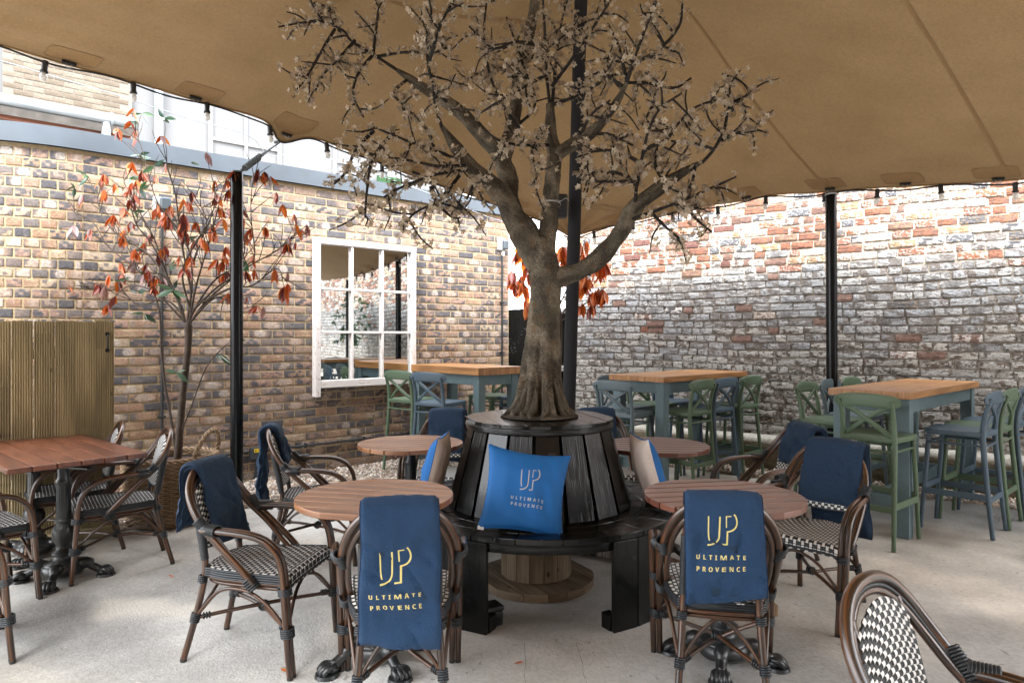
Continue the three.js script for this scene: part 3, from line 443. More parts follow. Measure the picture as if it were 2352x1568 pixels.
// ---------- neighbouring buildings over the left wall ----------
{
  const pale = std({ map: rep(tex(256, 256, (u, v) => c3([104, 99, 90], [122, 116, 107], fbm(u, v, 20, 4, 273))), 1.2), roughness: 0.95 });
  const paleAtlas = brickAtlas(8, 1, (ci, ri, u, v) => c3([90, 80, 68], [114, 104, 92], hsh(ci, 4, 9)).map(x => x * (0.85 + 0.3 * vn(u * 20 + ci * 9, v * 9, 4096, 275)))), paleMat = std({ map: paleAtlas.map, roughness: 0.95 }), paleGeo = Array.from({ length: 8 }, (_, k) => brickGeo(0.214, 0.065, 0.02, paleAtlas, k, 0, 0.5, k + 40));
  const coursed = (wall, x0, x1, y0, y1, z, skip) => { const list = []; for (let y = y0, k = 0; y < y1; y += 0.075, k++) for (let x = x0 + (k % 2 ? 0.22 : 0.108); x < x1 - 0.1; x += 0.225) if (!skip || !skip(x, y)) list.push({ geo: pick(paleGeo), m: new THREE.Matrix4().setPosition(x, y, z + 0.008) }); layBricks(wall, paleMat, list); };
  const render = std({ color: new THREE.Color(0.155, 0.157, 0.16), roughness: 0.9 }), frame = std({ color: new THREE.Color(0.18, 0.18, 0.18), roughness: 0.5 }), slate = std({ map: rep(tex(256, 256, (u, v) => [86, 82, 78].map(x => x * (0.8 + 0.4 * fbm(u, v, 16, 3, 271)))), 1), roughness: 0.9 }), glass = phy({ color: new THREE.Color(0.06, 0.07, 0.08), roughness: 0.06, metalness: 0.2 });
  const stone = std({ color: new THREE.Color(0.12, 0.115, 0.1), roughness: 0.9 });
  // turned like the yard wall; local x runs along it, local z towards the yard
  const site = (x, z) => { const c = Math.cos(0.7247), s = Math.sin(0.7247); return [-3.494 + x * c + z * s, 0, -5.555 - x * s + z * c]; };
  const win = (b, x, y, w, h, z, mull = 1) => { const o = part('window', at(new THREE.BoxGeometry(w, h, 0.05), x, y, z - 0.06), glass, b); const bars = [at(rbox(w + 0.1, 0.07, 0.1), x, y + h / 2, z), at(rbox(w + 0.14, 0.09, 0.14), x, y - h / 2, z + 0.01), at(rbox(0.07, h, 0.09), x - w / 2, y, z), at(rbox(0.07, h, 0.09), x + w / 2, y, z)]; for (let k = 1; k <= mull; k++) bars.push(at(rbox(0.05, h, 0.07), x - w / 2 + w * k / (mull + 1), y, z)); bars.push(at(rbox(w, 0.05, 0.068), x, y, z)); part('frame', boxUV(merge(bars)), frame, o); };
  const b1 = thing('low_brick_house', 'low pale brick house with grey gutter behind the left end of the wall', 'house', site(-1.35, -1.9), 0.7247);
  coursed(part('wall', boxUV(at(new THREE.BoxGeometry(3.6, 3.62, 2.4), 0.2, 1.81, -1.2)), pale, b1), -1.6, 2.0, 2.7, 3.53, 0, (x, y) => Math.abs(x + 0.3) < 1.24 && y < 3.6);
  const roof = part('roof', boxUV(at(new THREE.BoxGeometry(3.8, 0.08, 2.6), 0.2, 4.0, -1.1, 0, 0.3)), slate, b1); part('fascia', boxUV(at(rbox(3.8, 0.14, 0.03), 0.2, 3.62, 0.05)), std({ color: new THREE.Color(0.3, 0.13, 0.09), roughness: 0.8 }), b1);
  const gut = part('gutter', at(new THREE.CylinderGeometry(0.06, 0.06, 3.9, 14), 0.2, 3.72, 0.12, 0, 0, Math.PI / 2), M.galv, b1); for (const x of [-1.2, -0.2, 0.9, 1.9]) part('gutter_clip', at(new THREE.TorusGeometry(0.066, 0.012, 6, 14), x, 3.72, 0.12, Math.PI / 2), M.galv, gut);
  part('downpipe', at(new THREE.CylinderGeometry(0.045, 0.045, 3.7, 12), 1.85, 1.85, 0.12), M.galv, b1); win(b1, -0.3, 3.05, 1.9, 0.62, 0.0, 1); part('lintel', boxUV(at(rbox(2.2, 0.16, 0.03), -0.3, 3.47, 0.012)), stone, b1);
  const b2 = thing('tall_brick_house', 'taller pale brick house rising behind the low house', 'house', site(-3.0, -5.2), 0.7247);
  coursed(part('wall', boxUV(at(new THREE.BoxGeometry(5.6, 7.4, 3), 0.0, 3.7, -1.5)), pale, b2), -2.8, 2.8, 3.6, 7.35, 0, (x, y) => y > 5.6 && y < 7.0 && (Math.abs(x + 0.6) < 0.68 || Math.abs(x - 1.2) < 0.68)); part('parapet_stone', boxUV(at(rbox(0.34, 0.14, 3.2), 2.75, 7.47, -1.5)), stone, b2); win(b2, -0.6, 6.3, 1.0, 1.2, 0.0); win(b2, 1.2, 6.3, 1.0, 1.2, 0.0);
  const b3 = thing('rendered_building', 'white rendered building with large windows and grey drainpipe behind the wall', 'building', site(3.6, -4.6), 0.7247);
  part('wall', boxUV(at(new THREE.BoxGeometry(7.6, 9, 4), 0, 4.5, -2)), render, b3); coursed(part('brick_pier', boxUV(at(new THREE.BoxGeometry(1.5, 8.9, 0.06), -3.0, 4.45, 0.031)), pale, b3), -3.75, -2.25, 3.2, 8.8, 0.061);
  part('drainpipe', at(new THREE.CylinderGeometry(0.06, 0.06, 8.8, 12), -1.9, 4.4, 0.09), M.galv, b3); for (const x of [-0.6, 1.5, 3.1]) for (const y of [4.5, 7.2]) win(b3, x, y, 1.1, 1.5, 0.0);
  const hedge = part('green_panel', boxUV(at(rbox(0.5, 0.22, 0.06), 2.0, 4.25, 0.12)), std({ map: rep(tex(128, 128, (u, v) => c3([20, 48, 26], [52, 86, 50], vn(u * 40, v * 40, 40, 281))), 0.5), roughness: 1 }), b3);
}
// ---------- window-frame mirror on the stock brick wall ----------
{
  const m = thing('window_mirror', 'white painted window frame mirror of nine panes hanging on the stock brick wall', 'mirror'); m.position.copy(LW.position); m.rotation.y = 0.7247; m.translateX(2.563 - 0.592); m.position.y = 0; m.translateZ(0.012);
  const x0 = 0, x1 = 1.19, y0 = 0.9, y1 = 2.41, D = 0.085, bars = [];
  const B = (n, w, h, d, x, y, z) => part(n, boxUV(at(rbox(w, h, d, 0.005), x, y, z), w > h ? 'x' : 'y'), M.windowWhite, m);
  B('stile', 0.055, y1 - y0 + 0.09, D, x0 + 0.0275, (y0 + y1) / 2 - 0.045, D / 2); B('stile', 0.055, y1 - y0 + 0.04, D, x1 - 0.0275, (y0 + y1) / 2 - 0.02, D / 2);
  B('rail', 1.075, 0.06, D - 0.006, 0.595, y1 - 0.03, D / 2); B('rail', 1.075, 0.075, D - 0.006, 0.595, y0 + 0.037, D / 2);
  const gx = [x0 + 0.055, 0.415, 0.775, x1 - 0.055], gy = [y0 + 0.075, y0 + 0.56, y0 + 1.0, y1 - 0.06];
  for (const k of [1, 2]) B('glazing_bar', 0.024, gy[3] - gy[0], 0.05, gx[k], (gy[0] + gy[3]) / 2, 0.045); for (const k of [1, 2]) for (let c = 0; c < 3; c++) B('glazing_bar', gx[c + 1] - gx[c] - 0.026, 0.024, 0.049, (gx[c] + gx[c + 1]) / 2, gy[k], 0.045);
  for (let i = 0; i < 3; i++) for (let j = 0; j < 3; j++) { const p = part('mirror_pane', new THREE.BoxGeometry(gx[i + 1] - gx[i] + 0.006, gy[j + 1] - gy[j] + 0.006, 0.004), M.mirror, m); p.position.set((gx[i] + gx[i + 1]) / 2, (gy[j] + gy[j + 1]) / 2, 0.033); }
}
// ---------- electrics on the stock brick wall ----------
{
  const onWall = (o, x) => { o.position.copy(LW.position); o.rotation.y = 0.7247; o.translateX(x); };
  const j = thing('junction_box', 'black junction box with yellow warning label low on the stock brick wall', 'junction box'); onWall(j, 1.402);
  part('box', at(rbox(0.12, 0.11, 0.06, 0.008), 0, 0.315, 0.034), std({ color: new THREE.Color(0.03, 0.035, 0.04), roughness: 0.5 }), j);
  { const c = document.createElement('canvas'); c.width = 128; c.height = 64; const x = c.getContext('2d'); x.fillStyle = '#e8c81c'; x.fillRect(0, 0, 128, 64); x.fillStyle = '#111'; x.beginPath(); x.moveTo(24, 10); x.lineTo(42, 50); x.lineTo(6, 50); x.fill(); x.fillStyle = '#e8c81c'; x.fillRect(22, 24, 4, 14); x.fillStyle = '#111'; x.font = 'bold 15px sans-serif'; x.fillText('DANGER', 50, 28); x.fillRect(52, 36, 60, 3); x.fillRect(52, 44, 50, 3); const t = new THREE.CanvasTexture(c); t.colorSpace = THREE.SRGBColorSpace; const p = part('warning_label', new THREE.PlaneGeometry(0.075, 0.035), std({ map: t, roughness: 0.6 }), j, 'yellow warning label'); p.position.set(0.005, 0.343, 0.0655); }
  part('cable_gland', at(new THREE.CylinderGeometry(0.016, 0.014, 0.04, 12), 0, 0.24, 0.03), M.blackPlastic, j); part('drop_cable', tube([V(0, 0.23, 0.03), V(-0.005, 0.14, 0.024), V(-0.03, 0.03, 0.03)], 0.012, 8), M.cable, j);
  const cd = thing('wall_conduit', 'black conduit running low along the stock brick wall from the junction box', 'conduit'); onWall(cd, 0); part('pipe', tube([V(0.9, 0.33, 0.022), V(1.33, 0.33, 0.022)], 0.012, 10, 0.3), M.blackPlastic, cd); part('pipe', tube([V(1.47, 0.33, 0.022), V(2.6, 0.335, 0.022), V(3.4, 0.335, 0.022)], 0.012, 10, 0.3), M.blackPlastic, cd);
  for (const x of [1.05, 1.9, 2.55, 3.1]) part('saddle', at(rbox(0.022, 0.05, 0.03), x, 0.333, 0.02), M.blackPlastic, cd);
  const box = (x, y0, y1, by, label, cl) => { const s = thing('weatherproof_socket', label, 'socket box'); onWall(s, x); part('box', at(rbox(0.11, 0.13, 0.05, 0.012), -0.02, by, 0.03), std({ color: new THREE.Color(0.3, 0.31, 0.31), roughness: 0.5 }), s); part('lid', at(rbox(0.085, 0.11, 0.045, 0.014), 0.015, by + 0.005, 0.076), M.steelGrey, s); part('gland', at(new THREE.CylinderGeometry(0.018, 0.018, 0.05, 10), 0, by - 0.1, 0.04), M.white, s);
    const c = thing('vertical_conduit', cl, 'conduit'); onWall(c, x); part('pipe', tube([V(0, y0, 0.022), V(0, y1, 0.022)], 0.0125, 10, 0.4), M.blackPlastic, c); for (let y = y0 + 0.3; y < y1; y += 0.62) part('saddle', at(rbox(0.06, 0.02, 0.03), 0, y, 0.02), M.blackPlastic, c); };
  box(0.584, 0.42, 2.46, 2.56, 'weatherproof socket box high on the wall behind the red-leaved tree', 'black conduit climbing the wall behind the red-leaved tree');
  box(4.483, 0.3, 2.44, 2.55, 'weatherproof socket box high on the wall near the dark gate', 'black conduit climbing the wall near the dark gate');
}
// ---------- decking board screen at the left ----------
{
  const s = thing('decking_screen', 'screen of upright grooved decking boards with a black pull handle', 'screen', [-2.855, 0, -4.895], Math.atan2(0.6, 0.8));
  const bw = 0.117, sh = new THREE.Shape(); sh.moveTo(-bw / 2, -0.026); sh.lineTo(bw / 2, -0.026); sh.lineTo(bw / 2, -0.002); sh.lineTo(bw / 2 - 0.003, 0);
  for (let i = 7; i >= 0; i--) { const c = -bw / 2 + 0.009 + i * 0.0142; sh.lineTo(c + 0.0042, 0); sh.lineTo(c + 0.0024, -0.008); sh.lineTo(c - 0.0024, -0.008); sh.lineTo(c - 0.0042, 0); } sh.lineTo(-bw / 2 + 0.002, 0); sh.lineTo(-bw / 2, -0.002); sh.closePath();
  reseed(41);
  for (let i = 0; i < 12; i++) { const h = 1.515 + rr(-0.004, 0.004), g = new THREE.ExtrudeGeometry(sh, { depth: h, bevelEnabled: false }); g.rotateX(Math.PI / 2); g.translate(0, h, 0); const b = part('board', boxUV(g, 'y', [rnd() * 3, rnd() * 3]), M.deck, s); b.position.set(-bw / 2 - i * 0.1195, 0.01, rr(-0.002, 0.002)); b.rotation.z = rr(-0.002, 0.002); for (const y of [0.25, 1.38]) part('screw', at(new THREE.CylinderGeometry(0.004, 0.004, 0.003, 8), 0.02, y, 0.001, 0, Math.PI / 2), M.steelGrey, b); }
  part('post', boxUV(at(rbox(0.095, 1.54, 0.075), -0.075, 0.77, -0.07), 'y'), M.deck, s); part('post', boxUV(at(rbox(0.095, 1.5, 0.075), -1.3, 0.75, -0.07), 'y'), M.deck, s); part('rail', boxUV(at(rbox(1.1, 0.07, 0.04), -0.68, 1.3, -0.05)), M.deck, s);
  part('base_sill', boxUV(at(rbox(1.44, 0.07, 0.05), -0.72, 0.04, 0.032)), M.deck, s);
  part('handle', mergeI([tube([[-0.045, 1.43, 0.003], [-0.045, 1.425, 0.03], [-0.045, 1.38, 0.034], [-0.045, 1.33, 0.03], [-0.045, 1.325, 0.003]], 0.006, 8, 0.01), at(new THREE.CylinderGeometry(0.014, 0.014, 0.006, 14), -0.045, 1.435, 0.003, 0, Math.PI / 2), at(new THREE.CylinderGeometry(0.014, 0.014, 0.006, 14), -0.045, 1.32, 0.003, 0, Math.PI / 2)]), M.blackMetal, s);
}
// ---------- invented facade behind the camera, added to darken gloss reflections and cut fill light ----------
{
  const b = thing('added_dark_facade', 'added unseen dark facade behind the camera, blocking fill light and darkening gloss reflections', 'building', [2.2, 0, 5.2], Math.PI + 0.12), brick = std({ map: rep(tex(256, 256, (u, v) => c3([70, 54, 46], [96, 76, 64], fbm(u, v, 12, 4, 277))), 0.9), roughness: 0.95 }), gl = phy({ color: new THREE.Color(0.03, 0.035, 0.04), roughness: 0.08 });
  part('wall', boxUV(at(new THREE.BoxGeometry(24, 5.6, 0.4), 0, 2.8, -0.2)), brick, b); part('door', boxUV(at(rbox(1.6, 2.2, 0.06), -1.4, 1.1, 0.03), 'y'), M.blackWood, b);
  for (const x of [-9, -6.4, -3.9, 1.2, 3.4, 6.2, 8.8]) { const w = part('window', at(new THREE.BoxGeometry(1.3, 1.5, 0.03), x, 1.75, 0.016), gl, b); part('frame', boxUV(merge([at(rbox(1.42, 0.08, 0.08), x, 2.53, 0.04), at(rbox(1.46, 0.1, 0.12), x, 0.97, 0.06), at(rbox(0.08, 1.48, 0.08), x - 0.66, 1.75, 0.04), at(rbox(0.08, 1.48, 0.08), x + 0.66, 1.75, 0.04), at(rbox(0.05, 1.46, 0.06), x, 1.75, 0.04)])), M.blackWood, w); }
}
// ---------- rattan bistro chair ----------
const CW = new THREE.Color(0.78, 0.77, 0.74), CB = new THREE.Color(0.014, 0.016, 0.018);
function weave(nu, nv, f, keep, lift = 0.0028, off = 0) {     // checked cane: white strands one way, pairs of black ones the other, each a raised arch
  const p = [], c = [], ix = []; const N = (u, v) => { const e = 0.004, a = f(u + e, v).sub(f(u - e, v)), b = f(u, v + e).sub(f(u, v - e)); return a.cross(b).normalize(); };
  const arch = (u0, u1, v0, v1, alongU, col, up) => { const b = p.length / 3; for (let k = 0; k < 4; k++) { const t = k / 3, l = up * (k === 0 || k === 3 ? -0.3 : 1); for (let s = 0; s < 2; s++) { const u = alongU ? mix(u0, u1, t) : (s ? u1 : u0), v = alongU ? (s ? v1 : v0) : mix(v0, v1, t), q = f(u, v), n = N(u, v); p.push(q.x + n.x * (l + off), q.y + n.y * (l + off), q.z + n.z * (l + off)); c.push(col.r, col.g, col.b); } } for (let k = 0; k < 3; k++) { const a = b + k * 2; ix.push(a, a + 1, a + 2, a + 1, a + 3, a + 2); } };
  for (let j = 0; j < nv; j++) for (let i = 0; i < nu; i++) {
    const u0 = i / nu, u1 = (i + 1) / nu, v0 = j / nv, v1 = (j + 1) / nv; if (keep && !keep((u0 + u1) / 2, (v0 + v1) / 2)) continue; const du = u1 - u0, dv = v1 - v0;
    if ((i + j) % 2 === 0) arch(u0 + du * 0.1, u1 - du * 0.1, v0 - dv * 0.12, v1 + dv * 0.12, false, CW, lift); else { arch(u0 - du * 0.18, u1 + du * 0.18, v0 + dv * 0.06, v0 + dv * 0.48, true, CB, lift); arch(u0 - du * 0.18, u1 + du * 0.18, v0 + dv * 0.52, v1 - dv * 0.06, true, CB, lift); }
  }
  const g = new THREE.BufferGeometry(); g.setAttribute('position', new THREE.Float32BufferAttribute(p, 3)); g.setAttribute('color', new THREE.Float32BufferAttribute(c, 3)); g.setAttribute('uv', new THREE.Float32BufferAttribute(new Float32Array(p.length / 3 * 2), 2)); g.setIndex(ix); g.computeVertexNormals(); return g;
}
function wrap(a, b, r, turns = 4, thick = 0.0042) {         // cord wound round the line a to b
  const A = V(...a), B = V(...b), T = B.clone().sub(A).normalize(), X = Math.abs(T.y) < 0.9 ? V(0, 1, 0) : V(1, 0, 0), N = X.sub(T.clone().multiplyScalar(X.dot(T))).normalize(), Bn = T.clone().cross(N), out = [];
  for (let k = 0; k < turns; k++) { const g = new THREE.TorusGeometry(r, thick, 5, 14), m = new THREE.Matrix4().makeBasis(N, Bn, T); m.setPosition(A.clone().lerp(B, turns === 1 ? 0.5 : k / (turns - 1))); out.push(g.applyMatrix4(m)); }
  return out;
}
const backZ = y => lerpTab([[0.40, -0.198], [0.5, -0.205], [0.6, -0.224], [0.7, -0.25], [0.78, -0.272], [0.86, -0.298]], y);
const archPts = [[0.222, 0.388, 0.075], [0.224, 0.47, 0.0], [0.221, 0.56, -0.095], [0.212, 0.64, -0.175], [0.192, 0.72, -0.233], [0.155, 0.788, -0.268], [0.09, 0.84, -0.289], [0, 0.857, -0.296]];
function fullArch(dx, dy) { const L = archPts.map(([x, y, z], i) => { const k = i / 7; return [-(x - dx * (1 - k * 0.4) * (x > 0 ? 1 : 0)), y - dy * k, z + (i < 2 ? -0.02 * (dx > 0 ? 1 : 0) : 0)]; }); return L.concat(L.slice(0, -1).reverse().map(mirX)); }
function makeChair() {
  const t = thing('rattan_armchair', '', 'chair'); t.userData.group = 'rattan bistro armchairs';
  for (const s of [-1, 1]) {
    const m = p => [p[0] * s, p[1], p[2]];
    // double arm tube that bends down into a double front leg
    for (const o of [-0.0135, 0.0135]) { const arm = part('arm_and_front_leg', tube([[0.212, 0.615, -0.165], [0.232, 0.618, -0.06], [0.241, 0.61, 0.06], [0.243, 0.588, 0.135], [0.242, 0.535, 0.192], [0.24, 0.45, 0.217], [0.238, 0.3, 0.228], [0.236, 0.15, 0.238], [0.234, 0.012, 0.25]].map(p => m([p[0] + o, p[1], p[2]])), 0.0132, 9, 0.035), M.rattan, t); part('foot_cap', at(new THREE.CylinderGeometry(0.0135, 0.0125, 0.014, 10), s * (0.234 + o), 0.007, 0.25), M.foot, arm); }
    const leg = part('rear_leg', tube([[0.168, 0.012, -0.285], [0.156, 0.14, -0.252], [0.146, 0.27, -0.222], [0.141, 0.36, -0.205], [0.137, 0.44, -0.2], [0.134, 0.6, -0.226], [0.129, 0.72, -0.257], [0.122, 0.79, -0.277]].map(m), 0.0142, 9, 0.035), M.rattan, t); part('foot_cap', at(new THREE.CylinderGeometry(0.0145, 0.0135, 0.014, 10), s * 0.168, 0.007, -0.285), M.foot, leg);
    part('post_wrapping', mergeI([tube([[0.137, 0.46, -0.203], [0.135, 0.58, -0.222], [0.131, 0.7, -0.251]].map(m), 0.0162, 9, 0.03), ...wrap(m([0.137, 0.46, -0.203]), m([0.131, 0.7, -0.251]), 0.0145, 34, 0.0036)]), M.bind, t);
    part('binding', mergeI([...wrap(m([0.206, 0.60, -0.135]), m([0.218, 0.655, -0.185]), 0.021, 10, 0.0046), ...wrap(m([0.214, 0.617, -0.145]), m([0.236, 0.617, -0.085]), 0.0225, 9, 0.0046), at(new THREE.SphereGeometry(0.026, 10, 8), s * 0.216, 0.62, -0.148)]), M.bind, t);
    part('binding', mergeI([...wrap(m([0.237, 0.385, 0.222]), m([0.237, 0.36, 0.224]), 0.0262, 4, 0.0044), ...wrap(m([0.215, 0.375, 0.2]), m([0.2, 0.375, 0.19]), 0.015, 3, 0.0044)]), M.bind, t);
    part('binding', mergeI([...wrap(m([0.236, 0.215, 0.232]), m([0.236, 0.18, 0.235]), 0.0262, 5, 0.0044), ...wrap(m([0.21, 0.2, 0.205]), m([0.195, 0.201, 0.19]), 0.0125, 3, 0.004)]), M.bind, t);
    part('binding', mergeI([...wrap(m([0.143, 0.385, -0.207]), m([0.145, 0.36, -0.209]), 0.017, 4, 0.0042)]), M.bind, t);
    part('binding', mergeI([...wrap(m([0.151, 0.215, -0.236]), m([0.154, 0.18, -0.242]), 0.0172, 5, 0.0044), ...wrap(m([0.135, 0.2, -0.21]), m([0.122, 0.201, -0.19]), 0.0125, 3, 0.004)]), M.bind, t);
    part('binding', mergeI(wrap(m([0.212, 0.405, 0.045]), m([0.212, 0.37, 0.075]), 0.027, 5, 0.0046)), M.bind, t);
    // side brace below the seat
    part('brace', tube([[0.225, 0.215, 0.215], [0.214, 0.3, 0.13], [0.205, 0.352, 0.03], [0.185, 0.34, -0.1], [0.158, 0.22, -0.22]].map(m), 0.008, 7, 0.03), M.rattanPlain, t);
  }
  part('back_hoop', tube(fullArch(0, 0), 0.0155, 10, 0.03), M.rattan, t);
  part('inner_hoop', tube(fullArch(0.03, 0.034), 0.0118, 9, 0.03), M.rattan, t);
  part('hoop_welt', tube(fullArch(0.0165, 0.019).slice(2, -2).map(p => [p[0], p[1], p[2] + 0.004]), 0.0062, 7, 0.03), M.bind, t);
  part('stretcher', tube([[0.225, 0.195, 0.228], [0.1, 0.208, 0.1], [0, 0.214, 0.0], [-0.075, 0.206, -0.12], [-0.15, 0.196, -0.235]], 0.0095, 8, 0.04), M.rattanPlain, t);
  part('stretcher', tube([[-0.225, 0.195, 0.228], [-0.1, 0.203, 0.1], [0, 0.198, 0.0], [0.075, 0.203, -0.12], [0.15, 0.196, -0.235]], 0.0095, 8, 0.04), M.rattanPlain, t);
  part('binding', mergeI([...wrap([-0.014, 0.206, 0], [0.014, 0.206, 0], 0.0185, 4, 0.0042), at(new THREE.SphereGeometry(0.017, 10, 8), 0, 0.206, 0)]), M.bind, t);
  part('brace', tube([[0.148, 0.205, -0.235], [0.085, 0.29, -0.2], [0.02, 0.352, -0.185], [-0.02, 0.352, -0.185], [-0.085, 0.29, -0.2], [-0.148, 0.205, -0.235]], 0.008, 7, 0.03), M.rattanPlain, t);
  part('brace', tube([[0.225, 0.205, 0.228], [0.12, 0.315, 0.21], [0.03, 0.356, 0.2], [-0.03, 0.356, 0.2], [-0.12, 0.315, 0.21], [-0.225, 0.205, 0.228]], 0.008, 7, 0.03), M.rattanPlain, t);
  // seat: trapezoid with rounded back, rolled front edge
  const halfW = z => lerpTab([[-0.205, 0.06], [-0.2, 0.105], [-0.185, 0.14], [-0.15, 0.166], [-0.08, 0.184], [0.1, 0.205], [0.235, 0.215]], z);
  const seat = (u, v) => { const w = mix(-1, 1, u); let z, y; if (v < 0.86) { z = mix(-0.203, 0.205, v / 0.86); y = 0.437 - 0.008 * Math.sin(Math.PI * v) * (1 - w * w) - 0.010 * Math.pow(Math.abs(w), 6); } else { const a = (v - 0.86) / 0.14; z = 0.205 + 0.026 * Math.sin(Math.min(1, a * 1.6) * Math.PI / 2); y = 0.437 - 0.026 * (1 - Math.cos(Math.min(1, a * 1.6) * Math.PI / 2)) - Math.max(0, a - 0.5) * 0.06 - 0.010 * Math.pow(Math.abs(w), 6); } return V(w * halfW(Math.min(z, 0.235)), y, z); };
  const bk = part('seat', merge([gridGeo(16, 22, (a, b) => seat(a, b).add(V(0, -0.003, -0.001))), gridGeo(16, 22, (a, b) => { const q = seat(a, Math.min(b, 0.9)); q.y = 0.398; return q; }), gridGeo(48, 3, (a, b) => { const q = a < 0.5 ? seat(0, 0.9 * (1 - a * 2)) : seat(1, (a * 2 - 1) * 0.9); q.y = mix(q.y - 0.002, 0.397, b); q.x *= 1 + 0.03 * Math.sin(b * Math.PI); q.z -= q.z < -0.19 ? 0.006 * Math.sin(b * Math.PI) : 0; return q; })]), M.bind, t);
  part('seat_weave', weave(22, 25, seat, null, 0.0026), M.weave, bk).userData.kind = 'stuff';
  part('seat_cord', mergeI([0.434, 0.424, 0.414, 0.404].map(y => tube(Array.from({ length: 30 }, (_, i) => { const a = i / 29, q = a < 0.5 ? seat(0, 0.86 * (1 - a * 2)) : seat(1, (a * 2 - 1) * 0.86); return V(q.x * 1.02, y - 0.008, q.z - (q.z < -0.18 ? 0.004 : 0)); }), 0.0055, 5, 0.03))), M.bind, bk);
  for (const [y, k] of [[0.388, 0.99], [0.366, 0.93]]) part('seat_rail', tube([...Array.from({ length: 14 }, (_, i) => { const z = mix(0.215, -0.198, i / 13); return [-halfW(z) * k, y, z * k]; }), ...Array.from({ length: 14 }, (_, i) => { const z = mix(-0.198, 0.215, i / 13); return [halfW(z) * k, y, z * k]; })], 0.0098, 8, 0.03), M.rattanPlain, t);
  part('seat_rail', tube([[-0.22, 0.384, 0.214], [0, 0.384, 0.217], [0.22, 0.384, 0.214]], 0.0098, 8, 0.05), M.rattanPlain, t);
  // back panel
  const topY = x => 0.815 - 1.25 * Math.pow(Math.abs(x), 1.9) * 2.2, backP = (u, v) => { const x = mix(-0.132, 0.132, u), y0 = 0.505 + 0.35 * x * x, y = mix(y0, topY(x), v); return V(x, y, backZ(y) + 0.012 - 0.25 * x * x + 0.004); };
  const bp = part('back_panel', gridGeo(12, 14, (a, b) => backP(a, b)), M.bind, t);
  part('back_weave', weave(16, 21, backP, null, 0.0026, 0.0016), M.weave, bp).userData.kind = 'stuff'; const bw = weave(16, 21, (u, v) => backP(1 - u, v), null, 0.0026, 0.0016); part('back_weave', bw, M.weave, bp).userData.kind = 'stuff';
  part('panel_edge', tube([backP(0, 0), backP(0.25, 0), backP(0.5, 0), backP(0.75, 0), backP(1, 0)], 0.0055, 6, 0.03), M.bind, bp);
  return t;
}
const chairProto = makeChair(); chairProto.scale.y = 0.965; let chairUsed = false;
function chair(X, Z, fx, fZ, label) { const pos = [X, 0, -Z], turn = face(fx, fZ); if (!chairUsed) { chairUsed = true; chairProto.position.set(...pos); chairProto.rotation.y = turn; chairProto.userData.label = label; return chairProto; } return copyOf(chairProto, label, pos, turn); }
// ---------- folded fleece blankets over chair backs ----------
function drawLogo(x, cx, cy, s, col) {                     // the tall UP monogram
  x.strokeStyle = col; x.lineCap = 'butt'; x.lineJoin = 'miter'; const L = (w, f) => { x.lineWidth = w * s; x.beginPath(); f(); x.stroke(); }, P = (a, b) => [cx + a * s, cy + b * s];
  L(5, () => { x.moveTo(...P(-47, -52)); x.bezierCurveTo(...P(-46, 0), ...P(-46, 20), ...P(-40, 42)); });
  L(6, () => { x.moveTo(...P(-6, -54)); x.lineTo(...P(-6, 18)); x.bezierCurveTo(...P(-6, 46), ...P(-22, 58), ...P(-47, 58)); });
  L(4, () => { x.moveTo(...P(16, -14)); x.lineTo(...P(16, -56)); x.lineTo(...P(34, -58)); });
  L(6, () => { x.moveTo(...P(44, -66)); x.bezierCurveTo(...P(60, -46), ...P(62, -8), ...P(20, 2)); x.lineTo(...P(19, 54)); x.lineTo(...P(2, 56)); });
}
function spaced(x, str, cx, y, size, gap, col) { x.fillStyle = col; x.font = `bold ${size}px sans-serif`; let w = -gap; for (const ch of str) w += x.measureText(ch).width + gap; let X = cx - w / 2; for (const ch of str) { x.fillText(ch, X, y); X += x.measureText(ch).width + gap; } }
function logoTex(w, h, base, noise, col, cx, cy, s, rot, txt) {
  const c = document.createElement('canvas'); c.width = w; c.height = h; const x = c.getContext('2d'); x.fillStyle = base; x.fillRect(0, 0, w, h); reseed(91);
  for (let i = 0; i < noise; i++) { x.fillStyle = rnd() < 0.5 ? 'rgba(52,80,124,0.16)' : 'rgba(8,18,44,0.16)'; x.fillRect(rnd() * w, rnd() * h, rr(1, 4), rr(1, 4)); }
  x.save(); x.translate(cx, cy); x.rotate(rot); drawLogo(x, 0, 0, s, col); spaced(x, 'ULTIMATE', 0, 112 * s, 33 * s * txt, 13 * s * txt, col); spaced(x, 'PROVENCE', 0, 154 * s, 33 * s * txt, 11 * s * txt, col); x.restore();
  const t = new THREE.CanvasTexture(c); t.colorSpace = THREE.SRGBColorSpace; return t;
}
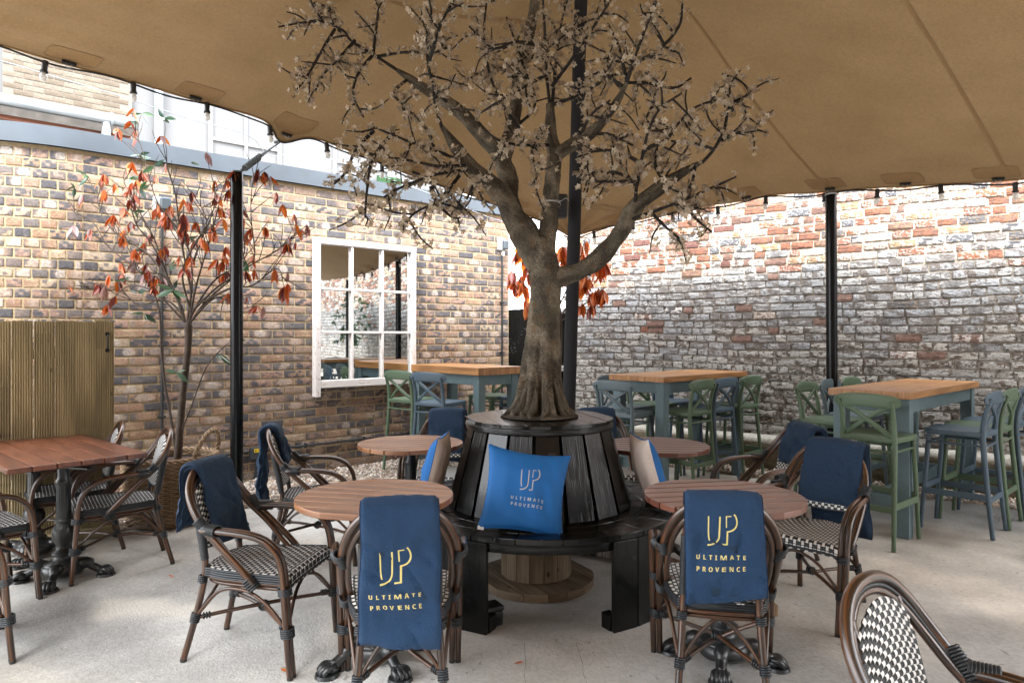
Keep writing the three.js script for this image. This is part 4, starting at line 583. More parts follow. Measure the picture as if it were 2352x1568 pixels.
// local frame of the chair; front/back: how far it hangs on either side; x0..x1 across the back
function blanketGeo({ x0, x1, front, back, thick = 0.011, s = 1, sag = 0.25, skewF = 0, skewB = 0, wave = 0.006, gap = 0.02, lift = 0 }) {
  const topY = 0.882 + lift, r = 0.036 + gap * 0.4, L = front + back + Math.PI * r, NS = 56, NX = 22;
  const path = d => { // d from the front hem (0) over the top to the back hem (L)
    if (d < front) { const y = topY - r - (front - d), yy = Math.max(0.42, y); return { y, z: backZ(Math.min(0.86, yy)) + 0.034 + gap * 0.3, nz: 1, ny: 0.25, k: (front - d) / front }; }
    if (d < front + Math.PI * r) { const a = (d - front) / r; return { y: topY - r + Math.sin(a) * r, z: -0.297 + 0.034 - 0.034 - Math.cos(Math.PI - a) * r * -1 * -1 + 0, nz: Math.cos(a), ny: Math.sin(a), k: 0 }; }
    const e = d - front - Math.PI * r; return { y: topY - r - e, z: -0.297 - r - 0.012 * Math.sin(Math.min(1, e / 0.3) * 1.5), nz: -1, ny: 0, k: e / back };
  };
  const P = (a, b, o) => { const d = b * L, q = path(d), x = mix(x0, x1, a), side = d < front ? 1 : -1, k = q.k; let y = q.y - sag * x * x * (0.6 + 0.4 * (1 - k)), z = q.z;
    if (Math.abs(d - front - Math.PI * r / 2) > Math.PI * r / 2) y += (side > 0 ? skewF : skewB) * (a - 0.5) * k; y += 0.03 * k * k * k * n3(a * 2.6 + s * 7, side, s, 107) + 0.008 * k * k * n3(a * 9, s, side, 108);
    const wv = wave * (Math.sin(d * 34 + s * 3 + 1.5 * Math.sin(a * 5 + s)) * 0.55 + 2.2 * n3(a * 3.1 + s * 9, d * 9, s, 101) + 0.8 * n3(a * 9, d * 22, s, 103) - 1.1 * Math.pow(1 - Math.abs(2 * vn(d * 13 + a * 2.2 + s * 7, a * 1.7 + s, 4096, 111) - 1), 5) - 0.8 * Math.pow(1 - Math.abs(2 * vn(d * 7 - a * 4.5 + s * 3, a * 4 + s, 4096, 113) - 1), 6)) * (0.35 + 0.65 * Math.min(1, k * 3)), ll = Math.hypot(q.nz, q.ny) || 1;
    const X = x + 0.034 * n3(d * 6, s * 5, 2, 105) * (0.4 + k) + (a > 0.5 ? 1 : -1) * 0.006 * k; return V(X, y + (o + wv) * q.ny / ll, z + (o + wv) * q.nz / ll); };
  const edge = (a, b) => Math.min(1, Math.min(Math.min(a, 1 - a) * 26, Math.min(b, 1 - b) * L * 60)), T = (a, b) => thick * Math.sqrt(clamp(edge(a, b) * (2 - edge(a, b))));
  const outer = gridGeo(NX, NS, (a, b) => P(a, b, T(a, b)), (a, b) => [a, b]), inner = gridGeo(NX, NS, (a, b) => P(a, b, -T(a, b)), (a, b) => [a, b]);
  return { outer, inner, L, wid: x1 - x0 };
}
const metreUV = (g, w, l) => { const uv = g.attributes.uv; for (let i = 0; i < uv.count; i++) uv.setXY(i, uv.getX(i) * w, uv.getY(i) * l); return g; };
const hemMat = std({ color: new THREE.Color(0.006, 0.016, 0.042), roughness: 1 });
function blanket(ch, o, label, logo) {
  const t = thing('folded_blanket', label, 'blanket', ch.position.toArray(), ch.rotation.y, 'navy fleece blankets on chair backs'), B = blanketGeo(o); t.scale.y = 0.965;
  if (logo) { const lt = logoTex(600, Math.round(600 * B.L / B.wid), "#193858", 40000, "#dccb7e", logo[0] * 600, logo[1] * 600 * B.L / B.wid, logo[2], logo[3], 0.7); const m = phy({ map: lt, bumpMap: fleeceBump.clone(), bumpScale: 0.0022, roughness: 0.95, sheen: 0.25, sheenRoughness: 0.6, sheenColor: new THREE.Color(0.12, 0.2, 0.34) }); m.bumpMap.repeat.set(B.wid / 0.2, B.L / 0.2); const g = B.outer; const uv = g.attributes.uv; if (logo[4]) for (let i = 0; i < uv.count; i++) uv.setXY(i, 1 - uv.getX(i), 1 - uv.getY(i)); part('outer_face', g, m, t); }
  else part('outer_face', metreUV(B.outer, B.wid, B.L), M.fleece, t);
  part('inner_face', metreUV(B.inner, B.wid, B.L), M.fleece, t);
  const layers = o.layers || 1; for (let k = 1; k <= layers; k++) { const C = blanketGeo({ ...o, thick: 0.008, x0: o.x0 + 0.004 * k, x1: o.x1 - 0.005 * k, front: o.front - 0.012 * k, back: o.back - 0.014 * k, gap: (o.gap ?? 0.02) - 0.03, lift: (o.lift || 0) - 0.013, s: o.s }); part('inner_fold', metreUV(merge([C.outer, C.inner]), C.wid, C.L), M.fleece, t); }
  const n = 90, hem = (a) => tube(Array.from({ length: n }, (_, i) => { const g = B.outer.attributes.position, k = Math.round(i / (n - 1) * 56) * 23 + (a ? 22 : 0); return V(g.getX(k), g.getY(k), g.getZ(k)); }).filter((p, i, A) => !i || p.distanceTo(A[i - 1]) > 1e-4), 0.0022, 5, 0.012); part('stitched_edge', hem(0), hemMat, t); part('stitched_edge', hem(1), hemMat, t);
  return t;
}
// ---------- tables ----------
function clawBase(t, H, legs, turn, R = 0.235) {
  // fluted column
  const prof = [[0.001, 0.075], [0.1, 0.075], [0.098, 0.1], [0.06, 0.115], [0.052, 0.14], [0.062, 0.15], [0.062, 0.16], [0.04, 0.175], [0.038, 0.2], [0.056, 0.235], [0.06, 0.275], [0.05, 0.31], [0.036, 0.325], [0.047, 0.335], [0.047, 0.35], [0.038, 0.36], [0.036, H - 0.13], [0.044, H - 0.115], [0.044, H - 0.1], [0.032, H - 0.085], [0.032, H - 0.02]];
  const g = lathe(prof.map(p => p), 40), p = g.attributes.position; for (let i = 0; i < p.count; i++) { const x = p.getX(i), z = p.getZ(i), y = p.getY(i), r = Math.hypot(x, z); if (r > 0.02 && ((y > 0.355 && y < H - 0.12) || (y > 0.2 && y < 0.32))) { const k = 1 + (Math.round(Math.atan2(z, x) / (Math.PI * 2) * 40) % 2 ? -0.09 : 0.02); p.setX(i, x * k); p.setZ(i, z * k); } } g.computeVertexNormals();
  const col = part('pedestal', g, M.castIron, t); const hub = part('hub', lathe([[0.001, 0.1], [0.085, 0.098], [0.108, 0.08], [0.112, 0.05], [0.1, 0.032], [0.001, 0.03]], 24), M.castIron, col);
  for (let k = 0; k < legs; k++) { const a = turn + k / legs * Math.PI * 2, c = Math.cos(a), s = Math.sin(a), Q = (r, y) => V(c * r, y, s * r);
    const L = part('claw_leg', mergeI([limb([Q(0.06, 0.07), Q(0.13, 0.085), Q(R * 0.72, 0.066), Q(R * 0.9, 0.045), Q(R, 0.035)], [0.036, 0.034, 0.024, 0.022, 0.024], { rad: 8, step: 0.02 })]), M.castIron, t);
    const paw = []; for (let f = -1.5; f <= 1.5; f++) { const w = f * 0.017, e = Math.abs(f) > 1 ? -0.008 : 0; paw.push(limb([V(c * (R - 0.005) - s * w * 0.6, 0.04, s * (R - 0.005) + c * w * 0.6), V(c * (R + 0.03 + e) - s * w, 0.042, s * (R + 0.03 + e) + c * w), V(c * (R + 0.052 + e) - s * w * 1.1, 0.026, s * (R + 0.052 + e) + c * w * 1.1), V(c * (R + 0.052 + e) - s * w * 1.1, 0.006, s * (R + 0.052 + e) + c * w * 1.1)], [0.014, 0.0155, 0.0125, 0.006], { rad: 7, step: 0.012 })); }
    const heel = new THREE.SphereGeometry(0.034, 12, 8); heel.scale(1, 0.72, 1); paw.push(at(heel, c * (R + 0.008), 0.026, s * (R + 0.008))); const pl = new THREE.CylinderGeometry(0.046, 0.05, 0.014, 16); pl.scale(1.05, 1, 1.05); paw.push(at(pl, c * (R + 0.022), 0.008, s * (R + 0.022))); part('paw', mergeI(paw), M.castIron, L); }
  const plate = []; for (const a of [0.4, 0.4 + Math.PI / 2]) plate.push(at(rbox(0.42, 0.012, 0.045, 0.003), 0, H - 0.022, 0, a)); part('top_bracket', mergeI(plate), M.castIron, t);
}
function slatGeo(R, x0, x1, h, off) {                       // one slat of a round top: the part of the disc between x0 and x1
  const s = new THREE.Shape(), z = x => Math.sqrt(Math.max(0, R * R - x * x)), n = 8; for (let i = 0; i <= n; i++) { const x = mix(x0, x1, i / n); i ? s.lineTo(x, z(x)) : s.moveTo(x, z(x)); } for (let i = n; i >= 0; i--) { const x = mix(x0, x1, i / n); s.lineTo(x, -z(x)); } s.closePath();
  const g = new THREE.ExtrudeGeometry(s, { depth: h - 0.006, bevelEnabled: true, bevelSize: 0.003, bevelThickness: 0.003, bevelSegments: 2, bevelOffset: -0.003 }); g.rotateX(-Math.PI / 2); return boxUV(g, 'z', off);
}
const ROUND_R = 0.34; let roundProto = null;
function roundTable(X, Z, slatTurn, legTurn, label, mat) {
  const t = thing('round_table', label, 'table', [X, 0, -Z], 0, 'round slatted bistro tables'), H = 0.732, n = 8, w = 2 * ROUND_R / n; reseed(Math.round(X * 100 + Z * 1000));
  const top = new THREE.Group(); top.name = 'table_top'; top.rotation.y = slatTurn; top.position.y = H - 0.03; t.add(top);
  for (let i = 0; i < n; i++) { const a = -ROUND_R + i * w, g = slatGeo(ROUND_R, Math.max(a + 0.0045, -ROUND_R + 0.012), Math.min(a + w - 0.0045, ROUND_R - 0.012), 0.027, [rnd() * 4, rnd() * 4]); part('slat', g, mat, top); }
  part('batten', boxUV(at(rbox(0.5, 0.022, 0.06), 0, -0.0145, -0.12)), mat, top); part('batten', boxUV(at(rbox(0.5, 0.022, 0.06), 0, -0.0145, 0.12)), mat, top);
  clawBase(t, H - 0.024, 4, legTurn, 0.2); return t;
}
roundTable(-0.60, 2.99, 1.35, 0.9, 'round slatted wooden table in front of the chair nearest the wicker planter', M.tableRed);
roundTable(0.927, 2.99, -1.40, 0.35, 'round slatted reddish table right of the bench with two blanketed chairs close by', M.tableRed2);
roundTable(-0.663, 4.46, 1.95, 0.6, 'round slatted wooden table behind the left bench cushion, nearest the window mirror', M.tableRed);
roundTable(0.92, 4.375, 1.5, 0.5, 'round slatted wooden table behind the right bench cushion', M.tableRed2);
{ // square-ended wooden table at the left
  const t = thing('plank_table', 'rectangular reddish plank table on two black claw pedestals beside the decking screen', 'table', [-2.859, 0, -4.2], Math.atan2(0.657, -0.753) ); t.rotation.y = face(-0.753, 0.657) - Math.PI / 2; reseed(52);
  const top = new THREE.Group(); top.name = 'table_top'; top.position.y = 0.715; t.add(top);
  for (let i = 0; i < 6; i++) part('plank', boxUV(at(rbox(1.24, 0.03, 0.11, 0.005), 0, 0, -0.29 + i * 0.116), 'x', [rnd() * 3, rnd() * 3]), M.tableRed2, top);
  for (const x of [-0.42, 0.42]) part('batten', boxUV(at(rbox(0.07, 0.024, 0.6), x, -0.027, 0), 'z'), M.tableRed2, top);
  for (const x of [-0.3, 0.3]) { const q = new THREE.Group(); q.name = 'pedestal_leg'; q.position.set(x, 0, 0); t.add(q); clawBase(q, 0.678, 4, 0.6, 0.2); }
}
function barTable(name, corner, u, v, L, Wd, T, slab, label) {   // near corner, long axis u, short axis v (X, Z)
  const cx = corner[0] + u[0] * L / 2 + v[0] * Wd / 2, cz = corner[1] + u[1] * L / 2 + v[1] * Wd / 2, t = thing('bar_table', label, 'bar table', [cx, 0, -cz], Math.atan2(u[1], u[0]), 'tall bar tables'); reseed(Math.round(L * 1000));
  const top = new THREE.Group(); top.name = 'table_top'; top.position.y = T - slab / 2; t.add(top); const n = 6, w = Wd / n;
  for (let i = 0; i < n; i++) part('plank', boxUV(at(rbox(L + rr(-0.002, 0.002), slab + rr(-0.0008, 0.0008), w - 0.0006, 0.0022, 1), 0, 0, -Wd / 2 + (i + 0.5) * w), 'x', [rnd() * 3, rnd() * 3]), M.oak, top);
  const lx = L / 2 - 0.075, lz = Wd / 2 - 0.07, H = T - slab - 0.001; for (const [a, b] of [[-1, -1], [1, -1], [-1, 1], [1, 1]]) part('leg', boxUV(at(rbox(0.088, H, 0.088, 0.003), a * lx, H / 2, b * lz), 'y'), M.paintBlue, t);
  for (const b of [-1, 1]) part('apron', boxUV(at(rbox(2 * lx - 0.09, 0.1, 0.024, 0.002), 0, H - 0.051, b * (lz + 0.02))), M.paintBlue, t); for (const a of [-1, 1]) part('apron', boxUV(at(rbox(0.024, 0.1, 2 * lz - 0.09, 0.002), a * (lx + 0.02), H - 0.051, 0), 'z'), M.paintBlue, t);
  for (const a of [-1, 1]) part('stretcher', boxUV(at(rbox(0.03, 0.09, 2 * lz - 0.09, 0.003), a * lx, 0.24, 0), 'z'), M.paintBlue, t); part('stretcher', boxUV(at(rbox(2 * lx - 0.032, 0.085, 0.03, 0.003), 0, 0.24, 0)), M.paintBlue, t);
  return t;
}
const BT = { l: { c: [-0.327, 6.65], u: [-0.66, 0.751], v: [0.751, 0.66] }, m: { c: [1.336, 6.0], u: [0.737, 0.675], v: [-0.675, 0.737] }, r: { c: [2.77, 4.72], u: [0.735, 0.678], v: [-0.678, 0.735] } };
barTable('l', BT.l.c, BT.l.u, BT.l.v, 1.2, 0.58, 1.11, 0.075, 'tall blue-grey bar table with thick oak top against the wall by the mirror');
barTable('m', BT.m.c, BT.m.u, BT.m.v, 1.46, 0.62, 1.06, 0.05, 'tall blue-grey bar table with oak top just right of the blossom tree');
barTable('r', BT.r.c, BT.r.u, BT.r.v, 1.72, 0.57, 1.03, 0.05, 'tall blue-grey bar table with oak top at the far right');
// ---------- cross-back bar stools ----------
function makeStool(mat) {
  const t = thing('bar_stool', '', 'bar stool'); t.userData.group = 'cross-back bar stools';
  const m = s => p => [p[0] * s, p[1], p[2]];
  for (const s of [-1, 1]) {
    part('rear_leg', limb([[0.186, 0.004, -0.235], [0.178, 0.3, -0.205], [0.170, 0.6, -0.178], [0.168, 0.72, -0.172], [0.166, 0.84, -0.182], [0.168, 0.95, -0.21], [0.172, 0.985, -0.223]].map(m(s)).map(p => V(...p)), [0.0145, 0.0165, 0.0185, 0.019, 0.0175, 0.0155, 0.014], { rad: 10, step: 0.04 }), mat, t);
    part('front_leg', limb([[0.184, 0.004, 0.215], [0.176, 0.35, 0.19], [0.165, 0.705, 0.165]].map(m(s)).map(p => V(...p)), [0.0135, 0.0155, 0.0175], { rad: 10, step: 0.06 }), mat, t);
    part('side_footrest', boxUV(at(rbox(0.02, 0.045, 0.4, 0.007), s * 0.181, 0.285, -0.008, s * -0.005, 0.01), 'z'), mat, t);
    part('cross_bar', limb([[-0.158 * s, 0.738, -0.162], [-0.08 * s, 0.8, -0.188 - 0.004 * s], [0, 0.862, -0.2 - 0.006 * s], [0.08 * s, 0.915, -0.202 - 0.004 * s], [0.15 * s, 0.955, -0.208]].map(p => V(...p)), 0.0128, { rad: 8, step: 0.03, rfn: (q, a) => 0.55 + 0.75 * Math.abs(Math.cos(a)) }), mat, t);
  }
  part('front_footrest', boxUV(at(rbox(0.35, 0.045, 0.02, 0.007), 0, 0.31, 0.193)), mat, t); part('rear_footrest', boxUV(at(rbox(0.35, 0.04, 0.02, 0.007), 0, 0.262, -0.208)), mat, t);
  part('seat_ring', tube([[-0.166, 0.64, 0.168], [0.166, 0.64, 0.168], [0.17, 0.645, 0.1], [0.17, 0.645, -0.14], [0.168, 0.645, -0.178], [0, 0.645, -0.19], [-0.168, 0.645, -0.178], [-0.17, 0.645, -0.14], [-0.17, 0.645, 0.1], [-0.166, 0.64, 0.168]], 0.0085, 8, 0.03), mat, t);
  const sh = new THREE.Shape(); sh.moveTo(-0.165, -0.185); sh.quadraticCurveTo(0, -0.205, 0.165, -0.185); sh.quadraticCurveTo(0.185, -0.17, 0.188, -0.12); sh.lineTo(0.2, 0.12); sh.quadraticCurveTo(0.195, 0.19, 0.13, 0.2); sh.quadraticCurveTo(0, 0.215, -0.13, 0.2); sh.quadraticCurveTo(-0.195, 0.19, -0.2, 0.12); sh.lineTo(-0.188, -0.12); sh.quadraticCurveTo(-0.185, -0.17, -0.165, -0.185);
  const sg = new THREE.ExtrudeGeometry(sh, { depth: 0.016, bevelEnabled: true, bevelSize: 0.009, bevelThickness: 0.011, bevelSegments: 4, curveSegments: 10, bevelOffset: -0.006 }); sg.rotateX(Math.PI / 2); sg.scale(1, 1, 1); sg.translate(0, 0.731, 0); part('seat', boxUV(sg), mat, t);
  // curved top rail
  const rail = gridGeo(24, 16, (a, b) => { const x = mix(-0.218, 0.218, a), e = Math.sqrt(1 - Math.pow(Math.abs(mix(-1, 1, a)), 5)), th = b * Math.PI * 2, zc = -0.235 + 0.85 * x * x * 0.9, yc = 0.975 + 0.014 * Math.cos(x * 7); return V(x, yc + Math.sign(Math.sin(th)) * Math.pow(Math.abs(Math.sin(th)), 0.6) * 0.046 * (0.25 + 0.75 * e), zc + Math.cos(th) * 0.0095 * (0.4 + 0.6 * e) + 0.004); }); part('top_rail', rail, mat, t);
  return t;
}
const stoolProto = {};
function stool(kind, X, Z, fx, fZ, label, y = 0) {           // X, Z: middle of the footprint
  const pos = [X, y, -Z], turn = face(fx, fZ); if (!stoolProto[kind]) { const o = stoolProto[kind] = makeStool(M[kind]); o.position.set(...pos); o.rotation.y = turn; o.userData.label = label; return o; } return copyOf(stoolProto[kind], label, pos, turn);
}
const onT = (k, a, b) => { const t = BT[k]; return [t.c[0] + t.u[0] * a + t.v[0] * b, t.c[1] + t.u[1] * a + t.v[1] * b]; };
const tuck = 0.2;
{ // right table
  const f = BT.r.u, s = BT.r.v;
  stool('stoolGreen', 2.57, 4.78, 0.76, 0.65, 'green cross-back bar stool at the near end of the right bar table');
  [[0.62, 'stoolBlue', 'blue-grey cross-back bar stool in front of a green one, right bar table'], [1.0, 'stoolGreen', 'green cross-back bar stool between two blue stools at the right bar table'], [1.42, 'stoolBlue', 'blue-grey cross-back bar stool furthest right, at the right bar table']].forEach(([a, k, l], i) => { const p = onT('r', a, -0.14 - 0.02 * i); stool(k, p[0], p[1], s[0], s[1], l); });
  [[0.55, 'stoolGreen', 'green cross-back bar stool beside the tent pole at the right bar table'], [1.02, 'stoolGrey', 'grey cross-back bar stool mostly hidden behind the right bar table'], [1.5, 'stoolGreen', 'green cross-back bar stool behind the right bar table, closest to the old wall']].forEach(([a, k, l]) => { const p = onT('r', a, 0.57 + 0.2); stool(k, p[0], p[1], -s[0], -s[1], l); });
}
{ // middle table
  const f = BT.m.u, s = BT.m.v; stool('stoolGrey', 1.02, 6.16, 0.62, 0.78, 'grey cross-back bar stool at the near end of the middle bar table');
  [[0.40, 'stoolGreen', 'green cross-back bar stool at the near corner of the middle bar table'], [0.80, 'stoolBlue', 'dark blue cross-back bar stool between two green stools at the middle bar table'], [1.27, 'stoolGreen', 'green cross-back bar stool at the wall end of the middle bar table']].forEach(([a, k, l]) => { const p = onT('m', a, 0.06); stool(k, p[0], p[1], s[0], s[1], l); });
  [[0.3, 'stoolGrey', 'grey cross-back bar stool on the far side of the middle bar table, nearest the tree'], [0.72, 'stoolGreen', 'green cross-back bar stool on the far side of the middle bar table'], [1.15, 'stoolBlue', 'blue cross-back bar stool on the far side of the middle bar table']].forEach(([a, k, l]) => { const p = onT('m', a, 0.62 + 0.02); stool(k, p[0], p[1], -s[0], -s[1], l); });
}
{ // left table, on the gravel
  stool('stoolGreen', -1.02, 7.02, 0.6, 0.8, 'green cross-back bar stool under the right corner of the mirror', 0.045); stool('stoolBlue', -0.70, 6.68, 0.52, 0.85, 'blue-grey cross-back bar stool beside a green one in front of the left bar table', 0.045);
  stool('stoolGreen', -0.22, 7.42, -0.72, -0.69, 'green cross-back bar stool on the far side of the left bar table', 0.045); stool('stoolBlue', 0.12, 7.2, -0.74, -0.67, 'blue cross-back bar stool behind the left bar table, next to the tree trunk', 0.045);
}
// ---------- place the rattan chairs and their blankets ----------
chair(-2.927, 4.525, -0.81, -0.59, 'rattan armchair tucked between the plank table and the decking screen');
chair(-2.45, 4.225, -0.81, -0.59, 'rattan armchair with checked cane beside the wicker planter, facing the plank table');
chair(-2.9, 3.64, 0.61, 0.79, 'rattan armchair cut by the left edge, facing the plank table');
chair(-2.52, 2.98, 0.75, 0.66, 'rattan armchair of which only the hoop shows at the left edge');
const cE = chair(-1.128, 3.10, 0.989, -0.15, 'rattan armchair with folded blanket facing right towards the front left round table');
const cF = chair(-0.44, 2.69, -0.16, 0.987, 'rattan armchair with its back to the camera at the front left round table');
const cG = chair(-1.26, 4.42, 0.985, 0.17, 'rattan armchair with hanging blanket facing the back left round table');
const cH = chair(-0.53, 5.06, -0.12, -0.99, 'rattan armchair facing the camera behind the back left round table');
const cI = chair(0.83, 2.775, 0.2, 0.98, 'rattan armchair with its back to the camera at the front right round table');
const cJ = chair(1.56, 3.56, -0.70, -0.71, 'rattan armchair with blanket facing the front right round table, next to the green stool');
const cK = chair(1.62, 4.42, -0.97, -0.24, 'rattan armchair with blanket facing the back right round table');
const cL = chair(0.70, 5.12, 0.05, -1, 'rattan armchair facing the camera behind the bench and the right cushion');
chair(1.05, 1.44, 0.62, -0.78, 'rattan armchair cut by the bottom right corner, closest to the camera');
blanket(cE, { x0: -0.10, x1: 0.165, front: 0.33, back: 0.26, thick: 0.012, s: 1, layers: 2, sag: 0.6, skewF: -0.03, gap: 0.03, wave: 0.009 }, 'plain navy blanket folded over the chair facing right, nearest the wicker planter');
blanket(cF, { x0: -0.135, x1: 0.135, front: 0.24, back: 0.475, thick: 0.011, s: 2, layers: 1, sag: 0.2, skewB: 0.03, wave: 0.010 }, 'navy blanket with gold lettering on the chair in the centre foreground, left of the bench', [0.42, 0.66, 2.2, -0.06, true]);
blanket(cG, { x0: -0.05, x1: 0.15, front: 0.2, back: 0.48, thick: 0.013, s: 3, layers: 1, sag: 0.7, wave: 0.012, gap: 0.04 }, 'crumpled navy blanket hanging behind the chair at the back left round table');
blanket(cH, { x0: -0.15, x1: 0.135, front: 0.30, back: 0.4, thick: 0.011, s: 4, layers: 1, sag: 0.3, wave: 0.009 }, 'navy blanket over the chair behind the back left round table');
blanket(cI, { x0: -0.13, x1: 0.14, front: 0.3, back: 0.345, thick: 0.011, s: 5, layers: 1, sag: 0.25, skewB: -0.05, wave: 0.010 }, 'navy blanket with gold lettering on the chair at the front right round table', [0.46, 0.665, 2.1, 0.05, true]);
blanket(cJ, { x0: -0.12, x1: 0.18, front: 0.29, back: 0.5, thick: 0.012, s: 6, layers: 1, sag: 0.35, wave: 0.009, gap: 0.03 }, 'navy blanket over the chair beside the green bar stool');
blanket(cK, { x0: -0.09, x1: 0.185, front: 0.22, back: 0.42, thick: 0.012, s: 7, layers: 1, sag: 0.45, wave: 0.011, gap: 0.04 }, 'crumpled dark navy blanket on the chair at the back right round table');
blanket(cL, { x0: -0.15, x1: 0.13, front: 0.28, back: 0.4, thick: 0.011, s: 8, layers: 1, sag: 0.35, wave: 0.009 }, 'navy blanket over the chair behind the bench, right of the tree');
// ---------- round black bench with the tree box ----------
const BC = [0.159, -3.96];
{
  const t = thing('round_bench', 'round black painted bench with a slatted cone-shaped back carrying the blossom tree', 'bench', [BC[0], 0, BC[1]]); reseed(61);
  const R0 = 0.50, R1 = 0.785, SY = 0.472, nS = 22;
  const sector = (r0, r1, a0, a1, h, bev = 0.003) => { const s = new THREE.Shape(), n = 6; for (let i = 0; i <= n; i++) { const a = mix(a0, a1, i / n); i ? s.lineTo(Math.cos(a) * r1, Math.sin(a) * r1) : s.moveTo(Math.cos(a) * r1, Math.sin(a) * r1); } for (let i = n; i >= 0; i--) { const a = mix(a0, a1, i / n); s.lineTo(Math.cos(a) * r0, Math.sin(a) * r0); } s.closePath(); const g = new THREE.ExtrudeGeometry(s, { depth: h - 2 * bev, bevelEnabled: true, bevelSize: bev, bevelThickness: bev, bevelSegments: 2, bevelOffset: -bev, curveSegments: 4 }); g.rotateX(-Math.PI / 2); g.translate(0, bev, 0); return g; };
  const seat = new THREE.Group(); seat.name = 'seat'; t.add(seat); const da = Math.PI * 2 / nS, radii = [[R0 - 0.05, 0.588], [0.592, 0.688], [0.692, R1]];
  const turned = (g, a) => boxUV(g, 'z', [rnd() * 3, rnd() * 3]).rotateY(a);
  for (let i = 0; i < nS; i++) for (const [r0, r1] of radii) { const g = turned(sector(r0, r1, -da / 2 + 0.0035 / r1, da / 2 - 0.0035 / r1, 0.03), 0), o = part('plank', g, M.blackWood, seat); o.rotation.y = i * da + 0.1; o.position.y = SY - 0.03 + rr(-0.0012, 0.0012); o.rotation.x = 0; }
  part('apron', lathe([[0.735, 0.39], [0.755, 0.39], [0.755, SY - 0.034], [0.735, SY - 0.034], [0.735, 0.39]], 60), M.blackWood, t);
  // cone of tapered boards
  const back = new THREE.Group(); back.name = 'backrest'; t.add(back); const nB = 19, ya = SY, yb = 0.905;
  for (let i = 0; i < nB; i++) { const a = i / nB * Math.PI * 2 + 0.06, wb = 0.150, wt = 0.119, rb = 0.523, rt = 0.408, th = 0.024; const P = []; for (const [y, r, w] of [[ya + 0.002, rb, wb], [yb, rt, wt]]) for (const [x, z] of [[-w / 2, 0], [w / 2, 0], [w / 2, -th], [-w / 2, -th]]) P.push(V(x, y, r + z + (z === 0 ? 0 : 0)));
    const g = new THREE.BufferGeometry(), ix = [[0, 1, 5, 4], [1, 2, 6, 5], [2, 3, 7, 6], [3, 0, 4, 7], [4, 5, 6, 7], [3, 2, 1, 0]], pos = []; for (const q of ix) for (const k of [0, 1, 2, 0, 2, 3]) pos.push(...P[q[k]].toArray()); g.setAttribute('position', new THREE.Float32BufferAttribute(pos, 3)); g.computeVertexNormals(); const o = part('board', boxUV(g, 'y', [rnd() * 3, rnd() * 3]), M.blackWood, back); o.rotation.y = a; o.scale.set(1, 1, 1); }
  part('liner', lathe([[0.47, ya], [0.36, yb]], 40), M.blackPlastic, back);
  part('rim', lathe([[0.39, 0.9], [0.424, 0.9], [0.428, 0.905], [0.428, 0.93], [0.424, 0.934], [0.39, 0.934]], 60), M.blackWood, t);
  const top = new THREE.Group(); top.name = 'top'; top.rotation.y = 0.25; top.position.y = 0.9345; t.add(top); const RT = 0.425, nT = 7, w = 2 * RT / nT; for (let i = 0; i < nT; i++) { const a = -RT + i * w, o = part('board', slatGeo(RT, Math.max(a + 0.002, -RT + 0.02), Math.min(a + w - 0.002, RT - 0.02), 0.022, [rnd() * 3, rnd() * 3]), M.blackWood, top); o.position.y = rr(-0.0008, 0.0008); }
  // leg panels of upright boards under the outer edge; angle 0 faces the camera
  const deg = Math.PI / 180; for (const [a0, n] of [[-49, 3], [30.5, 3], [100, 3], [150, 3], [-150, 3], [-100, 3]]) { const L = new THREE.Group(); L.name = 'leg_panel'; t.add(L); for (let k = 0; k < n; k++) { const a = (a0 + k * 11.2) * deg, o = part('board', boxUV(at(rbox(0.145, SY - 0.036, 0.024, 0.003), 0, (SY - 0.036) / 2, 0.762), 'y', [rnd() * 3, rnd()]), M.blackWood, L); o.rotation.y = a; }
    for (const k of [0, n - 1]) { const o = part('foot_block', boxUV(at(rbox(0.05, 0.075, 0.07, 0.003), k ? 0.052 : -0.052, 0.0375, 0.713)), M.blackWood, L); o.rotation.y = (a0 + k * 11.2) * deg; } }
  // cable drum under the seat
  const d = thing('cable_drum', 'bare wooden cable drum standing under the round bench', 'cable drum', [BC[0] - 0.02, 0, BC[1]]);
  const base = new THREE.Group(); base.name = 'flange'; base.rotation.y = 0.5; d.add(base); const RF = 0.335; for (let i = 0; i < 6; i++) { const w2 = 2 * RF / 6, a = -RF + i * w2; part('board', slatGeo(RF, Math.max(a + 0.0015, -RF + 0.02), Math.min(a + w2 - 0.0015, RF - 0.02), 0.045, [rnd() * 3, rnd() * 3]), M.reel, base); } base.position.y = 0.004;
  for (let i = 0; i < 16; i++) { const a = i / 16 * Math.PI * 2, o = part('stave', boxUV(at(rbox(0.076, 0.375, 0.022, 0.004), 0, 0.24, 0.19), 'y', [rnd() * 3, rnd() * 3]), M.reel, d); o.rotation.y = a; }
  // black bait box
  const b = thing('bait_box', 'small black plastic box on the floor under the bench', 'box', [-0.11, 0, -3.36], 0.5); part('body', at(rbox(0.11, 0.075, 0.09, 0.012, 3), 0, 0.038, 0), M.blackPlastic, b); part('lid', at(rbox(0.118, 0.028, 0.098, 0.01, 3), 0, 0.088, 0), M.blackPlastic, b); part('entry_hole', at(new THREE.CylinderGeometry(0.02, 0.02, 0.004, 14), 0.02, 0.03, 0.0455, 0, Math.PI / 2), std({ color: new THREE.Color(0.002, 0.002, 0.002) }), b);
